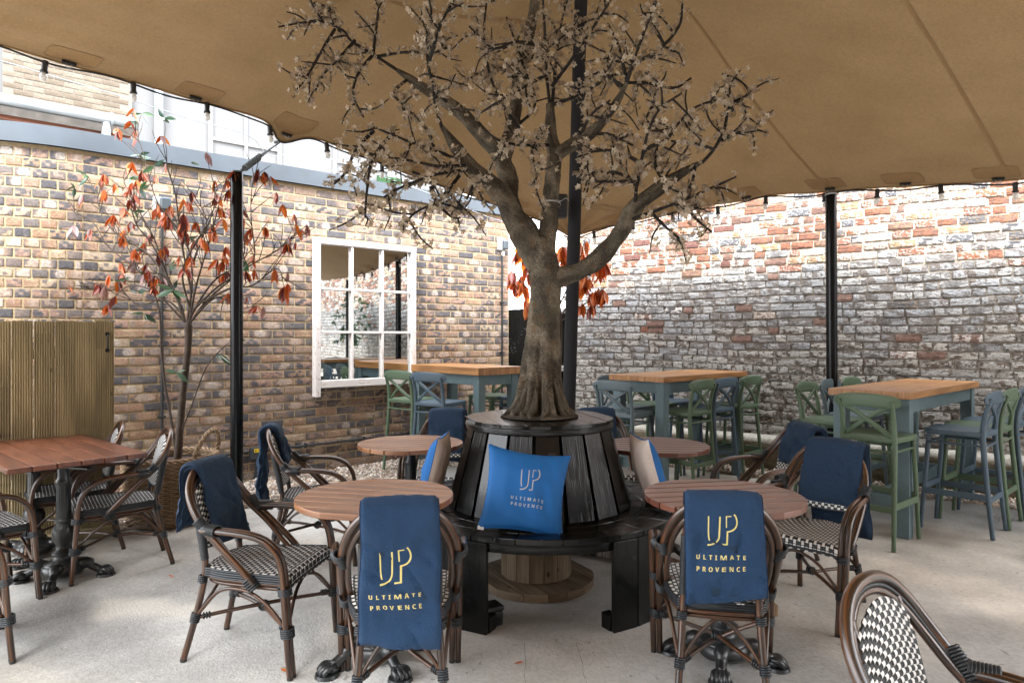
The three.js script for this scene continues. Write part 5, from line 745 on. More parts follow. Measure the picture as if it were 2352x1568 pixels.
  // row of edging bricks behind the bench
  for (let i = 0; i < 7; i++) { const a = (22 + i * 9) * deg, g = brickGeo(0.21, 0.1, 0.06, oldWall, i % 8, 0, 1, i + 900); g.rotateX(-Math.PI / 2); g.translate(0, 0.062, 0); const o = solo('edging_brick', g, oldMat, ['first', 'second', 'third', 'fourth', 'fifth', 'sixth', 'seventh'][i] + ' red edging brick from the left on the floor behind the bench', 'brick', 'edging bricks behind the bench'); o.position.set(BC[0] + Math.sin(a) * 1.36 - 0.2, 0.004, BC[1] - 1.36 * Math.cos(a) + 0.75); o.rotation.y = -a + rr(-0.1, 0.1); }
}
// ---------- cushions ----------
{
  const blueTex = (logo) => { const c = document.createElement('canvas'); c.width = c.height = 768; const x = c.getContext('2d'); x.fillStyle = '#085c9e'; x.fillRect(0, 0, 768, 768); reseed(95); for (let i = 0; i < 30000; i++) { x.fillStyle = rnd() < 0.5 ? 'rgba(60,130,200,0.10)' : 'rgba(0,20,70,0.10)'; x.fillRect(rnd() * 768, rnd() * 768, rr(1, 3), rr(1, 3)); } if (logo) { drawLogo(x, 400, 300, 1.65, '#b0aaa2'); spaced(x, 'ULTIMATE', 400, 488, 39, 16, '#b8b2aa'); spaced(x, 'PROVENCE', 400, 542, 39, 13, '#b8b2aa'); } const t = new THREE.CanvasTexture(c); t.colorSpace = THREE.SRGBColorSpace; return t; };
  const cb = tex(256, 256, (u, v) => 128 + 90 * (vn(u * 128, v * 128, 128, 611) - 0.5), false); const mL = phy({ map: blueTex(true), bumpMap: cb, bumpScale: 0.0008, roughness: 0.75, sheen: 0.3 }), mP = phy({ map: blueTex(false), bumpMap: cb, bumpScale: 0.0008, roughness: 0.75, sheen: 0.3 });
  const side = (S, sgn, s, th) => gridGeo(40, 40, (a, b) => { const x = mix(-1, 1, a), y = mix(-1, 1, b), e = Math.max(0, (1 - Math.pow(Math.abs(x), 2.4)) * (1 - Math.pow(Math.abs(y), 2.4))), pin = 1 - 0.11 * (1 - x * x) * Math.abs(y) ** 3 - 0.0, pin2 = 1 - 0.11 * (1 - y * y) * Math.abs(x) ** 3; const cr = 0.03 * e * (n3(x * 2.2 + s, y * 2.2, s, 621) + 0.6 * n3(x * 5, y * 5 + s, s, 623)) + 0.011 * Math.sin((x + y * 0.6) * 9 + s) * Math.exp(-((y + 0.65) ** 2) * 6) * e + 0.005 * Math.sin(x * 14 + y * 5) * Math.exp(-((x - 0.7) ** 2) * 8) * e; return V(x * S * pin2, y * S * pin, sgn * (th * Math.pow(e, 0.55) + 0.0015) + cr * sgn); }, (a, b) => [a, b]);
  const cushion = (pos, rot, S, th, mat, label, s) => { const t = thing('cushion', label, 'cushion', pos); t.rotation.set(...rot, 'YXZ'); part('front_face', side(S, 1, s, th), mat, t); part('back_face', metreUV(side(S, -1, s, th), 0.4, 0.4), M.beigeCloth, t); part('seam', tube(Array.from({ length: 81 }, (_, i) => { const k = i / 20, e = Math.floor(k) % 4, f = k - Math.floor(k), q = [[mix(-1, 1, f), -1], [1, mix(-1, 1, f)], [mix(1, -1, f), 1], [-1, mix(1, -1, f)]][e], x = q[0], y = q[1]; return V(x * S * (1 - 0.11 * (1 - y * y) * Math.abs(x) ** 3), y * S * (1 - 0.11 * (1 - x * x) * Math.abs(y) ** 3), 0); }), 0.003, 6, 0.02), mat, t); part('care_label', at(rbox(0.03, 0.018, 0.001, 0.0004), -S * 0.93, -S * 0.98, 0.004), M.white, t); return t; };
  cushion([0.065, 0.472 + 0.185, -3.36], [-0.42, 0.12, -0.17], 0.208, 0.055, mL, 'bright blue cushion with silver lettering leaning on the bench back facing the camera', 1);
  cushion([-0.435, 0.472 + 0.20, -3.86], [-0.24, -1.64, 0.04], 0.2, 0.06, mP, 'blue and cream cushion at the left side of the bench', 2);
  cushion([0.765, 0.472 + 0.20, -3.82], [-0.27, 1.66, -0.04], 0.2, 0.06, mP, 'blue and cream cushion at the right side of the bench', 3);
}
// ---------- blossom tree on the bench ----------
{
  const t = thing('blossom_tree', 'artificial blossom tree with cream flowers rising from the black bench', 'tree', [BC[0], 0.956, BC[1]]), Z0 = 3.96; reseed(71);
  const O = t.position, L = (u, v, dz = 0) => ray(u, v, Z0 + dz).sub(O);
  const rough = (s, k) => (q, a, P) => 1 + k * (n3(P.x * 14 + Math.cos(a) * 1.6, P.y * 14 + Math.sin(a) * 1.6, P.z * 14, s) * 1.6 + 0.7 * n3(P.x * 40 + Math.cos(a) * 4, P.y * 40, Math.sin(a) * 4, s + 5));
  const flut = (q, a, P) => { const low = 1 - sstep(0.0, 0.6, P.y); return 1 + low * (0.5 * (Math.pow(Math.abs(Math.sin(a * 4 + 1.5 * n3(P.y * 6, a, 1, 637) + P.y * 2.5)), 0.6) - 0.75) + 0.22 * (Math.abs(Math.sin(a * 9 + 2 - P.y * 4 + 2 * n3(P.y * 9, a * 2, 2, 639))) - 0.6)) + 0.16 * n3(P.x * 10 + Math.cos(a) * 2, P.y * 10, Math.sin(a) * 2, 631) + 0.13 * n3(Math.cos(a) * 5, P.y * 30, Math.sin(a) * 5, 633) + 0.07 * n3(Math.cos(a) * 13, P.y * 70, Math.sin(a) * 13, 635) - 0.14 * Math.exp(-(((P.y - 0.46) / 0.035) ** 2)) * Math.max(0, Math.cos(a - 4.3)) ** 6; };
  part('trunk', limb([L(1241, 962), L(1240, 945), L(1240, 925), L(1241, 880), L(1246, 800), L(1250, 720), L(1253, 660), L(1250, 620), L(1240, 580), L(1232, 548)], [0.185, 0.155, 0.135, 0.113, 0.099, 0.089, 0.087, 0.092, 0.092, 0.066], { rad: 64, step: 0.012, rfn: flut }), M.bark, t);
  part('root_mat', lathe([[0.001, 0.02], [0.2, 0.018], [0.222, 0.008], [0.226, 0.0], [0.001, 0]], 40), M.bark, t);
  for (let i = 0; i < 15; i++) { const a = i / 15 * 6.283 + rr(-0.15, 0.15), r = rr(0.19, 0.23); part('root', limb([V(Math.cos(a) * 0.1, 0.15 + rr(0, 0.1), Math.sin(a) * 0.1), V(Math.cos(a) * 0.145, 0.06, Math.sin(a) * 0.145), V(Math.cos(a + 0.1) * 0.18, 0.026, Math.sin(a + 0.1) * 0.18), V(Math.cos(a + rr(-0.2, 0.2)) * r, 0.01, Math.sin(a) * r)], [0.01, 0.024, 0.02, 0.008], { rad: 9, step: 0.012, rfn: rough(i, 0.35) }), M.bark, t); }
  const big = (pts, rs, s) => part('limb', limb(pts, rs, { rad: 20, step: 0.015, rfn: rough(s, 0.3) }), M.bark, t);
  big([L(1243, 612), L(1215, 555), L(1185, 505), L(1151, 448, -0.03), L(1105, 402, -0.06), L(1072, 372, -0.08), L(1045, 335, -0.1), L(1016, 292, -0.12)], [0.078, 0.076, 0.07, 0.06, 0.047, 0.044, 0.036, 0.014], 1);
  big([L(1205, 540, 0.05), L(1172, 470, 0.12), L(1168, 415, 0.18), L(1148, 360, 0.22), L(1104, 307, 0.26), L(1067, 267, 0.28), L(1024, 233, 0.3), L(971, 200, 0.3), L(941, 180, 0.3), L(912, 161, 0.3)], [0.062, 0.06, 0.06, 0.054, 0.048, 0.044, 0.039, 0.03, 0.025, 0.012], 2);
  big([L(1240, 590), L(1258, 530), L(1264, 470), L(1270, 400), L(1273, 350), L(1265, 310), L(1264, 238)], [0.075, 0.06, 0.052, 0.049, 0.044, 0.036, 0.026], 3);
  big([L(1262, 640), L(1300, 632), L(1340, 618), L(1385, 585), L(1425, 535, -0.05), L(1455, 480, -0.08), L(1517, 430, -0.12), L(1575, 393, -0.15), L(1612, 372, -0.16)], [0.066, 0.057, 0.053, 0.051, 0.05, 0.047, 0.038, 0.025, 0.012], 4);
  big([L(1275, 355), L(1317, 330, -0.06), L(1351, 310, -0.12), L(1384, 278, -0.18), L(1417, 233, -0.24), L(1440, 190, -0.28)], [0.04, 0.036, 0.032, 0.026, 0.02, 0.01], 5);
  big([L(1150, 380, 0.2), L(1180, 280, 0.35), L(1190, 190, 0.45), L(1215, 80, 0.5), L(1235, -30, 0.5)], [0.05, 0.042, 0.04, 0.036, 0.03], 6);
  // branches traced along the crown, then side twigs
  const flowers = [], branches = [
    [[912, 161, .3], [857, 128, .3], [811, 97, .25], [784, 73, .2], [740, 45, .15], [690, 52, .1], [640, 60, .05]], [[784, 73, .2], [762, 25, .2], [715, 5, .2]], [[770, 68, .2], [735, 120, .1], [705, 175, .05], [685, 205, 0]], [[811, 97, .2], [775, 130, .1], [745, 170, .1], [725, 205, .05]],
    [[857, 128, .3], [820, 170, .2], [815, 215, .15], [832, 270, .1]], [[857, 128, .3], [862, 60, .3], [878, -10, .3]], [[870, 130, .3], [930, 120, .2], [990, 125, .1], [1040, 100, .1]], [[941, 180, .3], [905, 215, .2], [930, 245, .1], [970, 285, 0]],
    [[1024, 233, -.1], [990, 190, -.2], [985, 120, -.2], [990, 30, -.2], [975, -30, -.2]], [[985, 150, -.2], [1010, 60, -.3], [1040, 10, -.3], [1070, -30, -.3]], [[1016, 292, -.12], [1000, 240, -.2], [990, 170, -.2]], [[1072, 372, -.08], [1010, 352, -.2], [955, 330, -.25], [900, 308, -.3], [858, 292, -.3]],
    [[1072, 378, -.1], [1010, 385, -.25], [960, 375, -.3], [890, 360, -.3]], [[1075, 390, -.1], [1000, 400, -.2], [950, 420, -.3], [910, 440, -.3], [880, 455, -.3]], [[900, 308, -.3], [870, 345, -.3], [850, 385, -.35], [842, 440, -.35], [838, 500, -.35]], [[860, 300, -.3], [820, 340, -.35], [795, 395, -.35], [765, 425, -.4]],
    [[1060, 400, -.15], [1030, 440, -.3], [1060, 480, -.35], [1010, 470, -.35], [950, 490, -.35], [925, 530, -.35]], [[985, 430, -.3], [1005, 460, -.3], [1040, 495, -.3], [1055, 500, -.3]], [[1090, 400, -.1], [1085, 430, -.3], [1070, 460, -.35]],
    [[1264, 238, 0], [1258, 170, 0], [1252, 100, -.05], [1245, -20, -.1]], [[1268, 240, 0], [1276, 150, .1], [1285, 60, .1], [1310, -20, .1]], [[1265, 200, 0], [1330, 110, -.1], [1370, 50, -.2], [1395, 10, -.2]], [[1252, 110, 0], [1190, 95, -.1], [1130, 110, -.2], [1080, 60, -.2]], [[1260, 170, 0], [1200, 200, -.2], [1150, 230, -.3], [1100, 260, -.3]],
    [[1268, 330, 0], [1200, 330, -.2], [1150, 322, -.3], [1110, 300, -.3]], [[1264, 290, 0], [1225, 340, -.2], [1235, 400, -.25], [1220, 425, -.25]], [[1190, 300, .3], [1150, 230, .2], [1120, 150, .1], [1110, 60, .1], [1120, -20, .1]], [[1180, 300, .35], [1230, 240, .3], [1200, 150, .3], [1160, 40, .3]], [[1190, 190, .45], [1140, 150, .4], [1090, 170, .4], [1050, 200, .4]], [[1200, 150, .45], [1260, 100, .4], [1330, 60, .4], [1400, 30, .4]],
    [[1440, 190, -.28], [1460, 120, -.3], [1490, 50, -.3], [1510, -10, -.3]], [[1440, 190, -.28], [1500, 190, -.2], [1550, 200, -.2], [1590, 180, -.2]], [[1430, 200, -.28], [1380, 170, -.2], [1340, 195, -.1]], [[1440, 180, -.28], [1420, 100, -.2], [1400, 50, -.2]], [[1510, 195, -.2], [1500, 240, -.2], [1475, 290, -.2]], [[1450, 150, -.28], [1520, 110, -.25], [1560, 60, -.2], [1570, 10, -.2]],
    [[1455, 480, -.08], [1465, 420, -.2], [1475, 350, -.3], [1490, 290, -.35], [1520, 250, -.35], [1570, 215, -.35]], [[1475, 380, -.25], [1420, 345, -.3], [1370, 350, -.35], [1320, 360, -.4]], [[1470, 410, -.2], [1430, 420, -.3], [1380, 420, -.35], [1330, 415, -.35]], [[1465, 430, -.2], [1420, 400, -.3], [1360, 395, -.3], [1335, 405, -.3]], [[1480, 340, -.3], [1530, 320, -.3], [1550, 290, -.3], [1600, 250, -.3], [1650, 225, -.3]],
    [[1612, 372, -.16], [1640, 345, -.2], [1655, 318, -.2], [1668, 285, -.2], [1680, 240, -.2], [1715, 220, -.2], [1722, 205, -.2], [1695, 185, -.2], [1660, 168, -.2]], [[1655, 318, -.2], [1700, 302, -.15], [1730, 300, -.1], [1757, 308, -.1]], [[1640, 345, -.2], [1600, 335, -.3], [1540, 322, -.3]], [[1680, 250, -.2], [1665, 215, -.3], [1640, 190, -.3]],
    [[1600, 378, -.15], [1590, 420, -.25], [1570, 460, -.3]], [[1450, 500, -.1], [1520, 480, -.2], [1570, 462, -.25], [1640, 425, -.25], [1690, 402, -.25]], [[1500, 490, -.2], [1530, 520, -.3], [1560, 545, -.3]], [[1565, 462, -.25], [1600, 500, -.3], [1635, 535, -.3]], [[1530, 425, -.12], [1510, 380, -.2], [1515, 330, -.2]], [[1330, 320, -.1], [1360, 260, -.2], [1400, 230, -.3]], [[1350, 310, -.1], [1400, 310, -.2], [1450, 330, -.3]], [[1260, 240, 0], [1330, 220, -.1], [1400, 180, -.2], [1440, 170, -.2]],
  ];
  const twigRf = s => (q, a, P) => 1 + 0.5 * n3(P.x * 60, P.y * 60, P.z * 60, s);
  const alongFlowers = (P, from, dens) => { const cv = new THREE.CatmullRomCurve3(P), len = cv.getLength(), n = Math.round(len * dens); for (let i = 0; i < n; i++) { const q = cv.getPointAt(clamp(from + (1 - from) * rnd())), d = V(rr(-1, 1), rr(-0.8, 1), rr(-1, 1)).normalize(); flowers.push([q.addScaledVector(d, rr(0.012, 0.04)), d]); } };
  branches.forEach((b, i) => {
    const P = b.map(p => L(p[0] + rr(-4, 4), p[1] + rr(-4, 4), p[2])), r0 = 0.0105;
    part('branch', limb(P, P.map((_, k) => mix(r0, 0.0055, k / (P.length - 1))), { rad: 7, step: 0.012, rfn: twigRf(i) }), M.twig, t); alongFlowers(P, 0.12, 72);
    const cv = new THREE.CatmullRomCurve3(P), len = cv.getLength(), n = Math.round(len * 11.5);
    for (let k = 0; k < n; k++) { const s = rr(0.15, 0.98), q = cv.getPointAt(s), T = cv.getTangentAt(s), d = V(rr(-1, 1), rr(-0.9, 0.7), rr(-1, 1)).cross(T).normalize().multiplyScalar(0.9).addScaledVector(T, rr(0.1, 0.8)).add(V(0, rr(-0.3, 0.15), 0)).normalize(), l = rr(0.09, 0.24), e = d.clone().add(V(rr(-0.5, 0.5), rr(-0.5, 0.4), rr(-0.5, 0.5))).normalize(), Q = [q, q.clone().addScaledVector(d, l * 0.5), q.clone().addScaledVector(d, l * 0.5).addScaledVector(e, l * 0.5)];
      part('twig', limb(Q, [0.0062, 0.005, 0.0032], { rad: 5, step: 0.02, rfn: twigRf(k) }), M.twig, t); alongFlowers(Q, 0.15, 66); }
  });
  // one flower: five cupped petals on a short stalk
  const fl = []; for (let k = 0; k < 5; k++) { const g = gridGeo(2, 2, (a, b) => { const w = (a - 0.5) * 2, r = 0.003 + b * 0.0155, wd = 0.0068 * Math.sin(Math.PI * clamp(0.18 + b * 0.72)); return V(w * wd, 0.004 + 0.006 * b * b + 0.0028 * w * w - (b > 0.9 ? 0.001 : 0), r); }); g.rotateY(k / 5 * Math.PI * 2); fl.push(g); } fl.push(limb([V(0, -0.022, 0), V(0, 0.004, 0)], 0.0012, { rad: 3, step: 0.03, cap: false })); const fg = mergeI(fl);
  const q = new THREE.Object3D(); reseed(72); const vis = flowers.map(f => { const w = f[0].clone().add(O), Z = -w.z, u = Math.abs(w.x / Z * FOC), v = (EYE - w.y) / Z * FOC; return [f, Z + (u > 1170 || v < -765 ? 50 : 0)]; }).sort((a, b) => a[1] - b[1]).map(x => x[0]); const im = new THREE.InstancedMesh(fg, M.petal, Math.max(1, vis.length - 300)); im.name = 'blossoms'; im.userData.kind = 'stuff';
  vis.forEach(([p, d], i) => { q.position.copy(p); q.quaternion.setFromUnitVectors(V(0, 1, 0), d.clone().add(V(rr(-0.4, 0.4), rr(-0.4, 0.4), rr(-0.4, 0.4))).normalize()); q.scale.setScalar(rr(0.72, 1.08)); if (i < 300) { const o = part('blossom', fg, M.petal, t); o.position.copy(q.position); o.quaternion.copy(q.quaternion); o.scale.copy(q.scale); } else { q.updateMatrix(); im.setMatrixAt(i - 300, q.matrix); const k = rr(0.75, 1.1); im.setColorAt(i - 300, new THREE.Color(k, k * rr(0.95, 1), k * rr(0.9, 1))); } }); t.add(im);
  // wire ties round the middle limb and the pole bracket
  const s = thing('tie_wire', 'thin pale wire tying the tree limb to the centre pole', 'wire'); for (const [v, tl] of [[462, 0.1], [470, -0.15]]) part('loop', at(new THREE.TorusGeometry(0.066, 0.0018, 5, 28), ray(1262, v, Z0).x, ray(1262, v, Z0).y, -Z0, 0, Math.PI / 2 + tl), M.string, s); part('strand', tube([ray(1282, 466, 3.95), ray(1300, 455, 4.4), ray(1306, 460, 4.85)], 0.002, 5, 0.05), M.string, s); part('clamp', at(rbox(0.09, 0.16, 0.12, 0.02), ray(1290, 470, 4.72).x, ray(1290, 470, 4.72).y, -4.78), M.blackPlastic, s);
}
// ---------- red-leaved shrubs ----------
const leafGeo = (() => { const mk = (bend, fold) => gridGeo(2, 5, (a, b) => { const w = (a - 0.5) * 2, wd = Math.sin(Math.PI * Math.pow(b, 0.85)) * 0.0145 + 0.0005; return V(w * wd, -b * 0.085, fold * Math.abs(w) * wd + bend * b * b); }); return [mk(0.018, 0.5), mk(-0.012, 0.35), mk(0.03, 0.7), mk(0.005, 0.25)]; })();
const qd = new THREE.Object3D();
const leafCount = new Map(), leafRest = new Map();
function leaf(t, p, dir, mats, sc) { const n = leafCount.get(t) || 0; leafCount.set(t, n + 1); const o = part('leaf', pick(leafGeo), pick(mats), t); if (n >= 300) { if (!leafRest.has(t)) leafRest.set(t, []); leafRest.get(t).push(o); } o.position.copy(p); qd.quaternion.setFromUnitVectors(V(0, -1, 0), dir); o.quaternion.copy(qd.quaternion); o.rotateY(rr(0, 6.28)); o.scale.setScalar(sc); }
function cluster(t, p, n, mats, droop, sc = 1) { for (let i = 0; i < n; i++) { const a = rr(0, 6.28), d = V(Math.cos(a) * rr(0.1, 0.75), -droop + rr(-0.35, 0.35), Math.sin(a) * rr(0.1, 0.75)).normalize(); leaf(t, p, d, mats, rr(0.75, 1.25) * sc); } }
{
  const Z0 = 5.27, t = thing('red_leaved_tree', 'young tree with sparse orange and red leaves growing in the wicker planter', 'tree', [-2.58, 0.44, -Z0]); reseed(81); const O = t.position, L = (u, v, dz = 0) => ray(u, v, Z0 + dz).sub(O), C = (x, y, dz) => L(108.9 + x * 0.551, 275.8 + y * 0.551, dz);
  part('trunk', limb([L(407, 1060), L(413, 980), L(422, 880), L(431, 800), L(432, 752), L(431, 740)], [0.03, 0.027, 0.025, 0.025, 0.03, 0.024], { rad: 12, step: 0.02, rfn: (q, a, P) => 1 + 0.25 * n3(P.x * 20 + Math.cos(a), P.y * 12, Math.sin(a), 641) }), M.photBark, t);
  part('side_stem', limb([L(403, 1035), L(392, 960, 0.03), L(378, 880, 0.05), L(370, 800, 0.05), L(366, 720, 0.05), L(350, 660, 0.05)], [0.012, 0.011, 0.01, 0.009, 0.008, 0.005], { rad: 8 }), M.photBark, t); part('side_stem', limb([L(412, 1000), L(440, 930, -0.1), L(470, 850, -0.15), L(500, 810, -0.2), L(545, 770, -0.2)], [0.006, 0.005, 0.005, 0.004, 0.003], { rad: 6 }), M.photBark, t);
  const limbs = [[[580, 870], [555, 770], [510, 690], [420, 660], [330, 590], [250, 520], [190, 430], [110, 380], [25, 290]], [[580, 870], [540, 790], [480, 745], [380, 770], [290, 700], [190, 690], [115, 700]], [[580, 870], [600, 720], [600, 600], [585, 530], [545, 460], [470, 360], [430, 260], [395, 130], [345, 0]], [[580, 860], [640, 740], [720, 650], [830, 600], [865, 560], [850, 400], [855, 270], [880, 200]], [[580, 860], [660, 760], [760, 670], [850, 600], [960, 540], [1050, 465], [1085, 435]], [[590, 850], [620, 700], [660, 560], [700, 420], [730, 280], [745, 250]], [[580, 860], [520, 700], [420, 560], [300, 480], [230, 400], [200, 310], [168, 230]], [[600, 600], [640, 500], [690, 380], [700, 250]], [[510, 690], [470, 560], [440, 480], [370, 370], [320, 250], [340, 180]], [[600, 720], [560, 520], [530, 320], [500, 200], [470, 60]], [[560, 780], [500, 640], [440, 520], [370, 430], [340, 330]], [[600, 800], [700, 700], [780, 640], [820, 540], [800, 420], [780, 330]], [[600, 820], [560, 640], [610, 520], [660, 420], [600, 300]], [[600, 830], [700, 740], [800, 780], [870, 770]], [[640, 760], [760, 700], [850, 690], [960, 620], [985, 690]], [[580, 850], [450, 720], [330, 690], [250, 770]]];
  const ends = []; limbs.forEach((b, i) => { const dd = rr(-0.35, 0.35), P = b.map((p, k) => C(p[0] + rr(-4, 4), p[1] + rr(-4, 4), dd * k / (b.length - 1) * (k > 1 ? 1 : 0.3))); part('limb', limb(P, P.map((_, k) => mix(0.0105, 0.0022, Math.pow(k / (P.length - 1), 0.7))), { rad: 6, step: 0.03 }), M.photBark, t); const cv = new THREE.CatmullRomCurve3(P), n = Math.round(cv.getLength() * 14); ends.push([cv.getPoint(1), 4]);
    for (let k = 0; k < n; k++) { const s = rr(0.25, 0.97), q = cv.getPointAt(s), T = cv.getTangentAt(s), d = V(rr(-1, 1), rr(-0.3, 1), rr(-0.8, 0.8)).addScaledVector(T, 0.7).normalize(), l = rr(0.08, 0.26), Q = [q, q.clone().addScaledVector(d, l * 0.55).add(V(0, 0.01, 0)), q.clone().addScaledVector(d, l).add(V(rr(-0.03, 0.03), rr(0, 0.04), 0))]; part('twig', limb(Q, [0.0036, 0.003, 0.0018], { rad: 4, step: 0.06, cap: false }), M.photBark, t); if (rnd() < 0.38) ends.push([Q[2], Math.floor(rr(2, 7))]); if (rnd() < 0.15) ends.push([Q[1], 2]); } });
  for (let i = ends.length - 1; i > 0; i--) { const j = Math.floor(rnd() * (i + 1)); [ends[i], ends[j]] = [ends[j], ends[i]]; }
  let nl = 0; for (const [p, n] of ends) { if (nl > 760) break; const px = (p.x + O.x) / -(p.z + O.z) * FOC + 1176, g = rnd() < (px < 400 ? 0.2 : 0.06); cluster(t, p, n, g ? M.leafGreens : rnd() < 0.1 ? M.leafPinks : M.leafReds, g ? 0.1 : 1.3, 1.12); nl += n; }
  for (const [u, v, n] of [[505, 815, 4], [545, 775, 4], [405, 855, 4], [395, 665, 5], [330, 720, 3], [440, 130 + 240, 2]]) cluster(t, L(u, v, -0.1), n, M.leafGreens, 0.1, 1.2); cluster(t, L(652, 660, 0.1), 4, M.leafReds, 2, 1.5); part('twig', limb([C(985, 690, 0.1), L(652, 655, 0.1)], 0.0016, { rad: 4 }), M.photBark, t);
}
{
  const Z0 = 7.75, t = thing('red_leaved_shrub', 'second tree with dense hanging red leaves behind the trunk of the blossom tree', 'tree', [0.53, 0.3, -Z0]); reseed(82); const O = t.position, L = (u, v, dz = 0) => ray(u, v, Z0 + dz).sub(O);
  part('trunk', limb([L(1283, 998), L(1284, 900), L(1287, 800), L(1286, 720), L(1275, 650)], [0.025, 0.022, 0.02, 0.018, 0.012], { rad: 8 }), M.photBark, t);
  for (const b of [[[1286, 740], [1240, 690], [1190, 640], [1168, 620]], [[1286, 720], [1250, 640], [1205, 600], [1195, 560]], [[1286, 700], [1290, 620], [1292, 560]], [[1286, 730], [1330, 660], [1370, 620], [1395, 600]], [[1286, 740], [1340, 700], [1390, 660]], [[1286, 750], [1250, 715], [1200, 690]], [[1286, 700], [1330, 600], [1345, 545]], [[1286, 780], [1270, 740], [1225, 725]]]) { const dd = rr(-0.25, 0.2), P = b.map((p, k) => L(p[0], p[1], dd * k / 3)); part('limb', limb(P, [0.01, 0.007, 0.005, 0.003].slice(0, P.length), { rad: 6 }), M.photBark, t); const cv = new THREE.CatmullRomCurve3(P); for (let k = 0; k < 14; k++) cluster(t, cv.getPointAt(rr(0.45, 1)).add(V(rr(-0.05, 0.05), rr(-0.05, 0.05), rr(-0.06, 0.06))), 4, M.leafReds.slice(0, 5), 1.8, 1.9); }
  const p = thing('corner_pot', 'dark pot of the shrub in the corner behind the tree', 'pot', [0.53, 0, -Z0]); part('body', lathe([[0.001, 0.004], [0.15, 0.004], [0.2, 0.3], [0.21, 0.31], [0.2, 0.33], [0.185, 0.3], [0.001, 0.29]], 24), M.castIron, p); part('soil', at(new THREE.CircleGeometry(0.18, 20), 0, 0.3, 0, 0, -Math.PI / 2), M.soil, p);
}
{ // climbing shrub by the old wall, seen only in the mirror
  const t = thing('wall_shrub', 'leafy green shrub against the old wall, seen only in the mirror', 'shrub', [5.9, 0, -4.35]); reseed(83); part('stem', limb([V(0, 0, 0), V(0.03, 0.8, 0.05), V(-0.05, 1.6, 0), V(0, 2.2, 0)], [0.03, 0.025, 0.02, 0.01], { rad: 7 }), M.photBark, t); for (let i = 0; i < 60; i++) cluster(t, V(rr(-0.4, 0.4), rr(1.3, 2.3), rr(-0.2, 0.3)), 4, M.leafGreens, 0.3, 1.6);
}
// ---------- wicker planter ----------
{
  const t = thing('wicker_planter', 'tall round wicker planter basket with a hoop handle holding the red-leaved tree', 'planter', [-2.64, 0, -5.27]); reseed(84);
  const prof = y => lerpTab([[0, 0.29], [0.15, 0.325], [0.35, 0.335], [0.47, 0.325]], y), rows = 30, n = 26;
  for (let k = 0; k < rows; k++) { const y = 0.02 + k * 0.0155; part('cane_row', tube(Array.from({ length: n * 2 + 1 }, (_, i) => { const a = i / (n * 2) * Math.PI * 2, r = prof(y) + 0.0075 * ((i + k) % 2 ? 1 : -1); return V(Math.cos(a) * r, y + 0.003 * n3(i * 0.6, k, 2, 651), Math.sin(a) * r); }), 0.0072, 5, 0.05), M.wicker, t); }
  for (let i = 0; i < n; i++) { const a = (i + 0.5) / n * Math.PI * 2; part('stake', tube([0.01, 0.16, 0.33, 0.48].map(y => V(Math.cos(a) * prof(y), y, Math.sin(a) * prof(y))), 0.005, 5, 0.1), M.wicker, t); }
  for (let s = 0; s < 3; s++) part('rim', tube(Array.from({ length: 121 }, (_, i) => { const a = i / 120 * Math.PI * 2, b = a * 14 + s * 2.1; return V(Math.cos(a) * (0.328 + 0.014 * Math.cos(b)), 0.495 + 0.014 * Math.sin(b), Math.sin(a) * (0.328 + 0.014 * Math.cos(b))); }), 0.0095, 5, 0.02), M.wicker, t);
  for (let s = 0; s < 3; s++) part('handle', tube(Array.from({ length: 60 }, (_, i) => { const q = i / 59, a = q * Math.PI, b = q * 30 + s * 2.1, r = 0.012; return V(0.26 + 0.06 * Math.sin(a) + r * Math.cos(b), 0.49 + Math.sin(a) * 0.21 + r * Math.sin(b) * 0.6, 0.2 * Math.cos(a) - 0.02 + r * Math.sin(b)); }), 0.008, 5, 0.015), M.wicker, t);
  part('liner', lathe([[0.28, 0.02], [0.315, 0.2], [0.31, 0.45]], 28), M.blackPlastic, t); part('soil', at(new THREE.CircleGeometry(0.31, 28), 0, 0.44, 0, 0, -Math.PI / 2), M.soil, t);
}
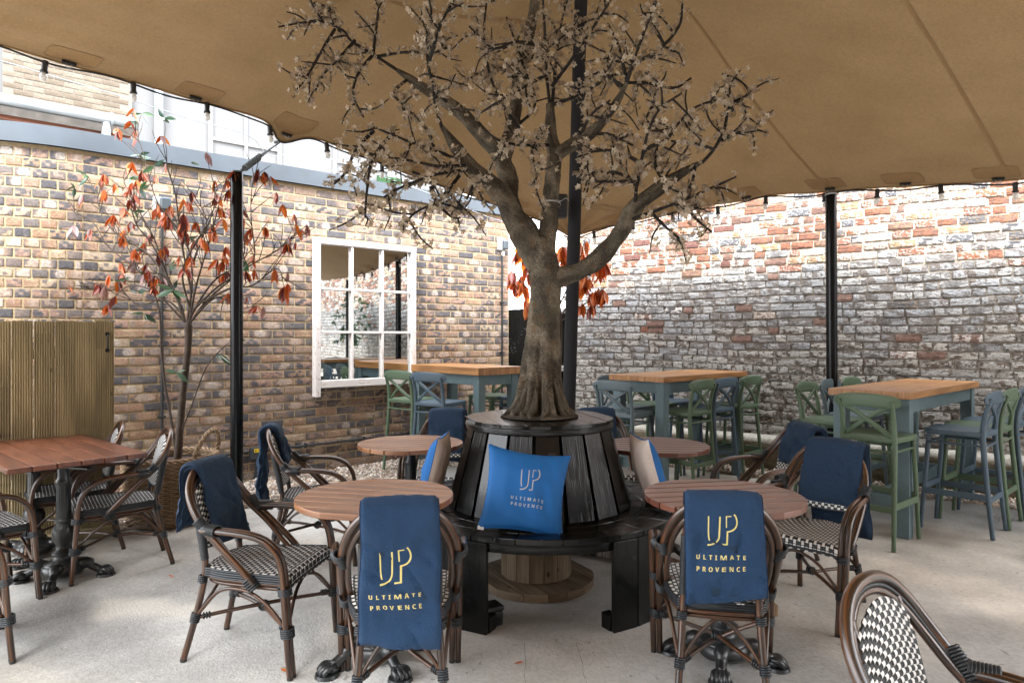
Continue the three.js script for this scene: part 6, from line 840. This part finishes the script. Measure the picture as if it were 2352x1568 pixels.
for (const [t, list] of leafRest) { const mats = [...new Set(list.map(o => o.material))], by = mats.map(m => mergeGeometries(list.filter(o => o.material === m).map(o => { o.updateMatrix(); return o.geometry.clone().applyMatrix4(o.matrix); }))); list.forEach(o => t.remove(o)); part('foliage', mergeGeometries(by, true), mats, t).userData.kind = 'stuff'; }
// ---------- fallen leaves ----------
reseed(85); [[-1.98, 3.98, 'small red fallen leaf on the concrete left of the chair with folded blanket'], [-2.5, 4.0, 'brown fallen leaf beside the plank table pedestal'], [1.42, 2.45, 'small dry leaf on the concrete right of the front right chair'], [-0.95, 2.86, 'dry twig-like leaf on the concrete beside the front left chair'], [0.05, 2.95, 'dark scrap of leaf on the concrete in front of the bench'], [1.3, 2.1, 'green leaf scrap on the concrete near the bottom right chair']].forEach(([x, z, l], i) => { const o = solo('fallen_leaf', leafGeo[i % 4], i === 5 ? M.leafGreens[1] : M.leafReds[i % 6], l, 'leaf', 'fallen leaves on the concrete'); o.position.set(x, 0.014, -z); o.rotation.set(-1.45, rr(0, 6), 0, 'YXZ'); o.scale.setScalar(0.6); });
// ---------- printed maker's mark on the tent ----------
{
  const font = await new FontLoader().loadAsync('fonts/droid/droid_sans_regular.typeface.json'), up = (str, size, uc, vc, name) => { const g = new TextGeometry(str, { font, size, depth: 0.001, curveSegments: 3, bevelEnabled: false }); g.computeBoundingBox(); const w = g.boundingBox.max.x, p = g.attributes.position;
    for (let i = 0; i < p.count; i++) { const s = p.getX(i) - w / 2, h = p.getY(i), z = p.getZ(i), bow = 0.9 * s * s, a = [0.766, 0.643], U = uc - s * 0.66 - (h - bow) * -0.70 , Vv = vc + s * 0.75 + (h - bow) * 0.66, q = tentAt(U, Vv).addScaledVector(tentN(U, Vv), 0.004 + z); p.setXYZ(i, q.x, q.y, q.z); } g.computeVertexNormals(); part(name, g, M.tentStitch, tent); };
  up('STRETCH&TENTS', 0.045, 0.45, 0.77, 'printed_name'); up('www.stretchtents.co.uk', 0.024, 0.40, 0.72, 'printed_address');
}
// ---------- finish ----------
scene.traverse(o => { if (o.isMesh) { o.castShadow = true; o.receiveShadow = true; } });
renderer.render(scene, camera);
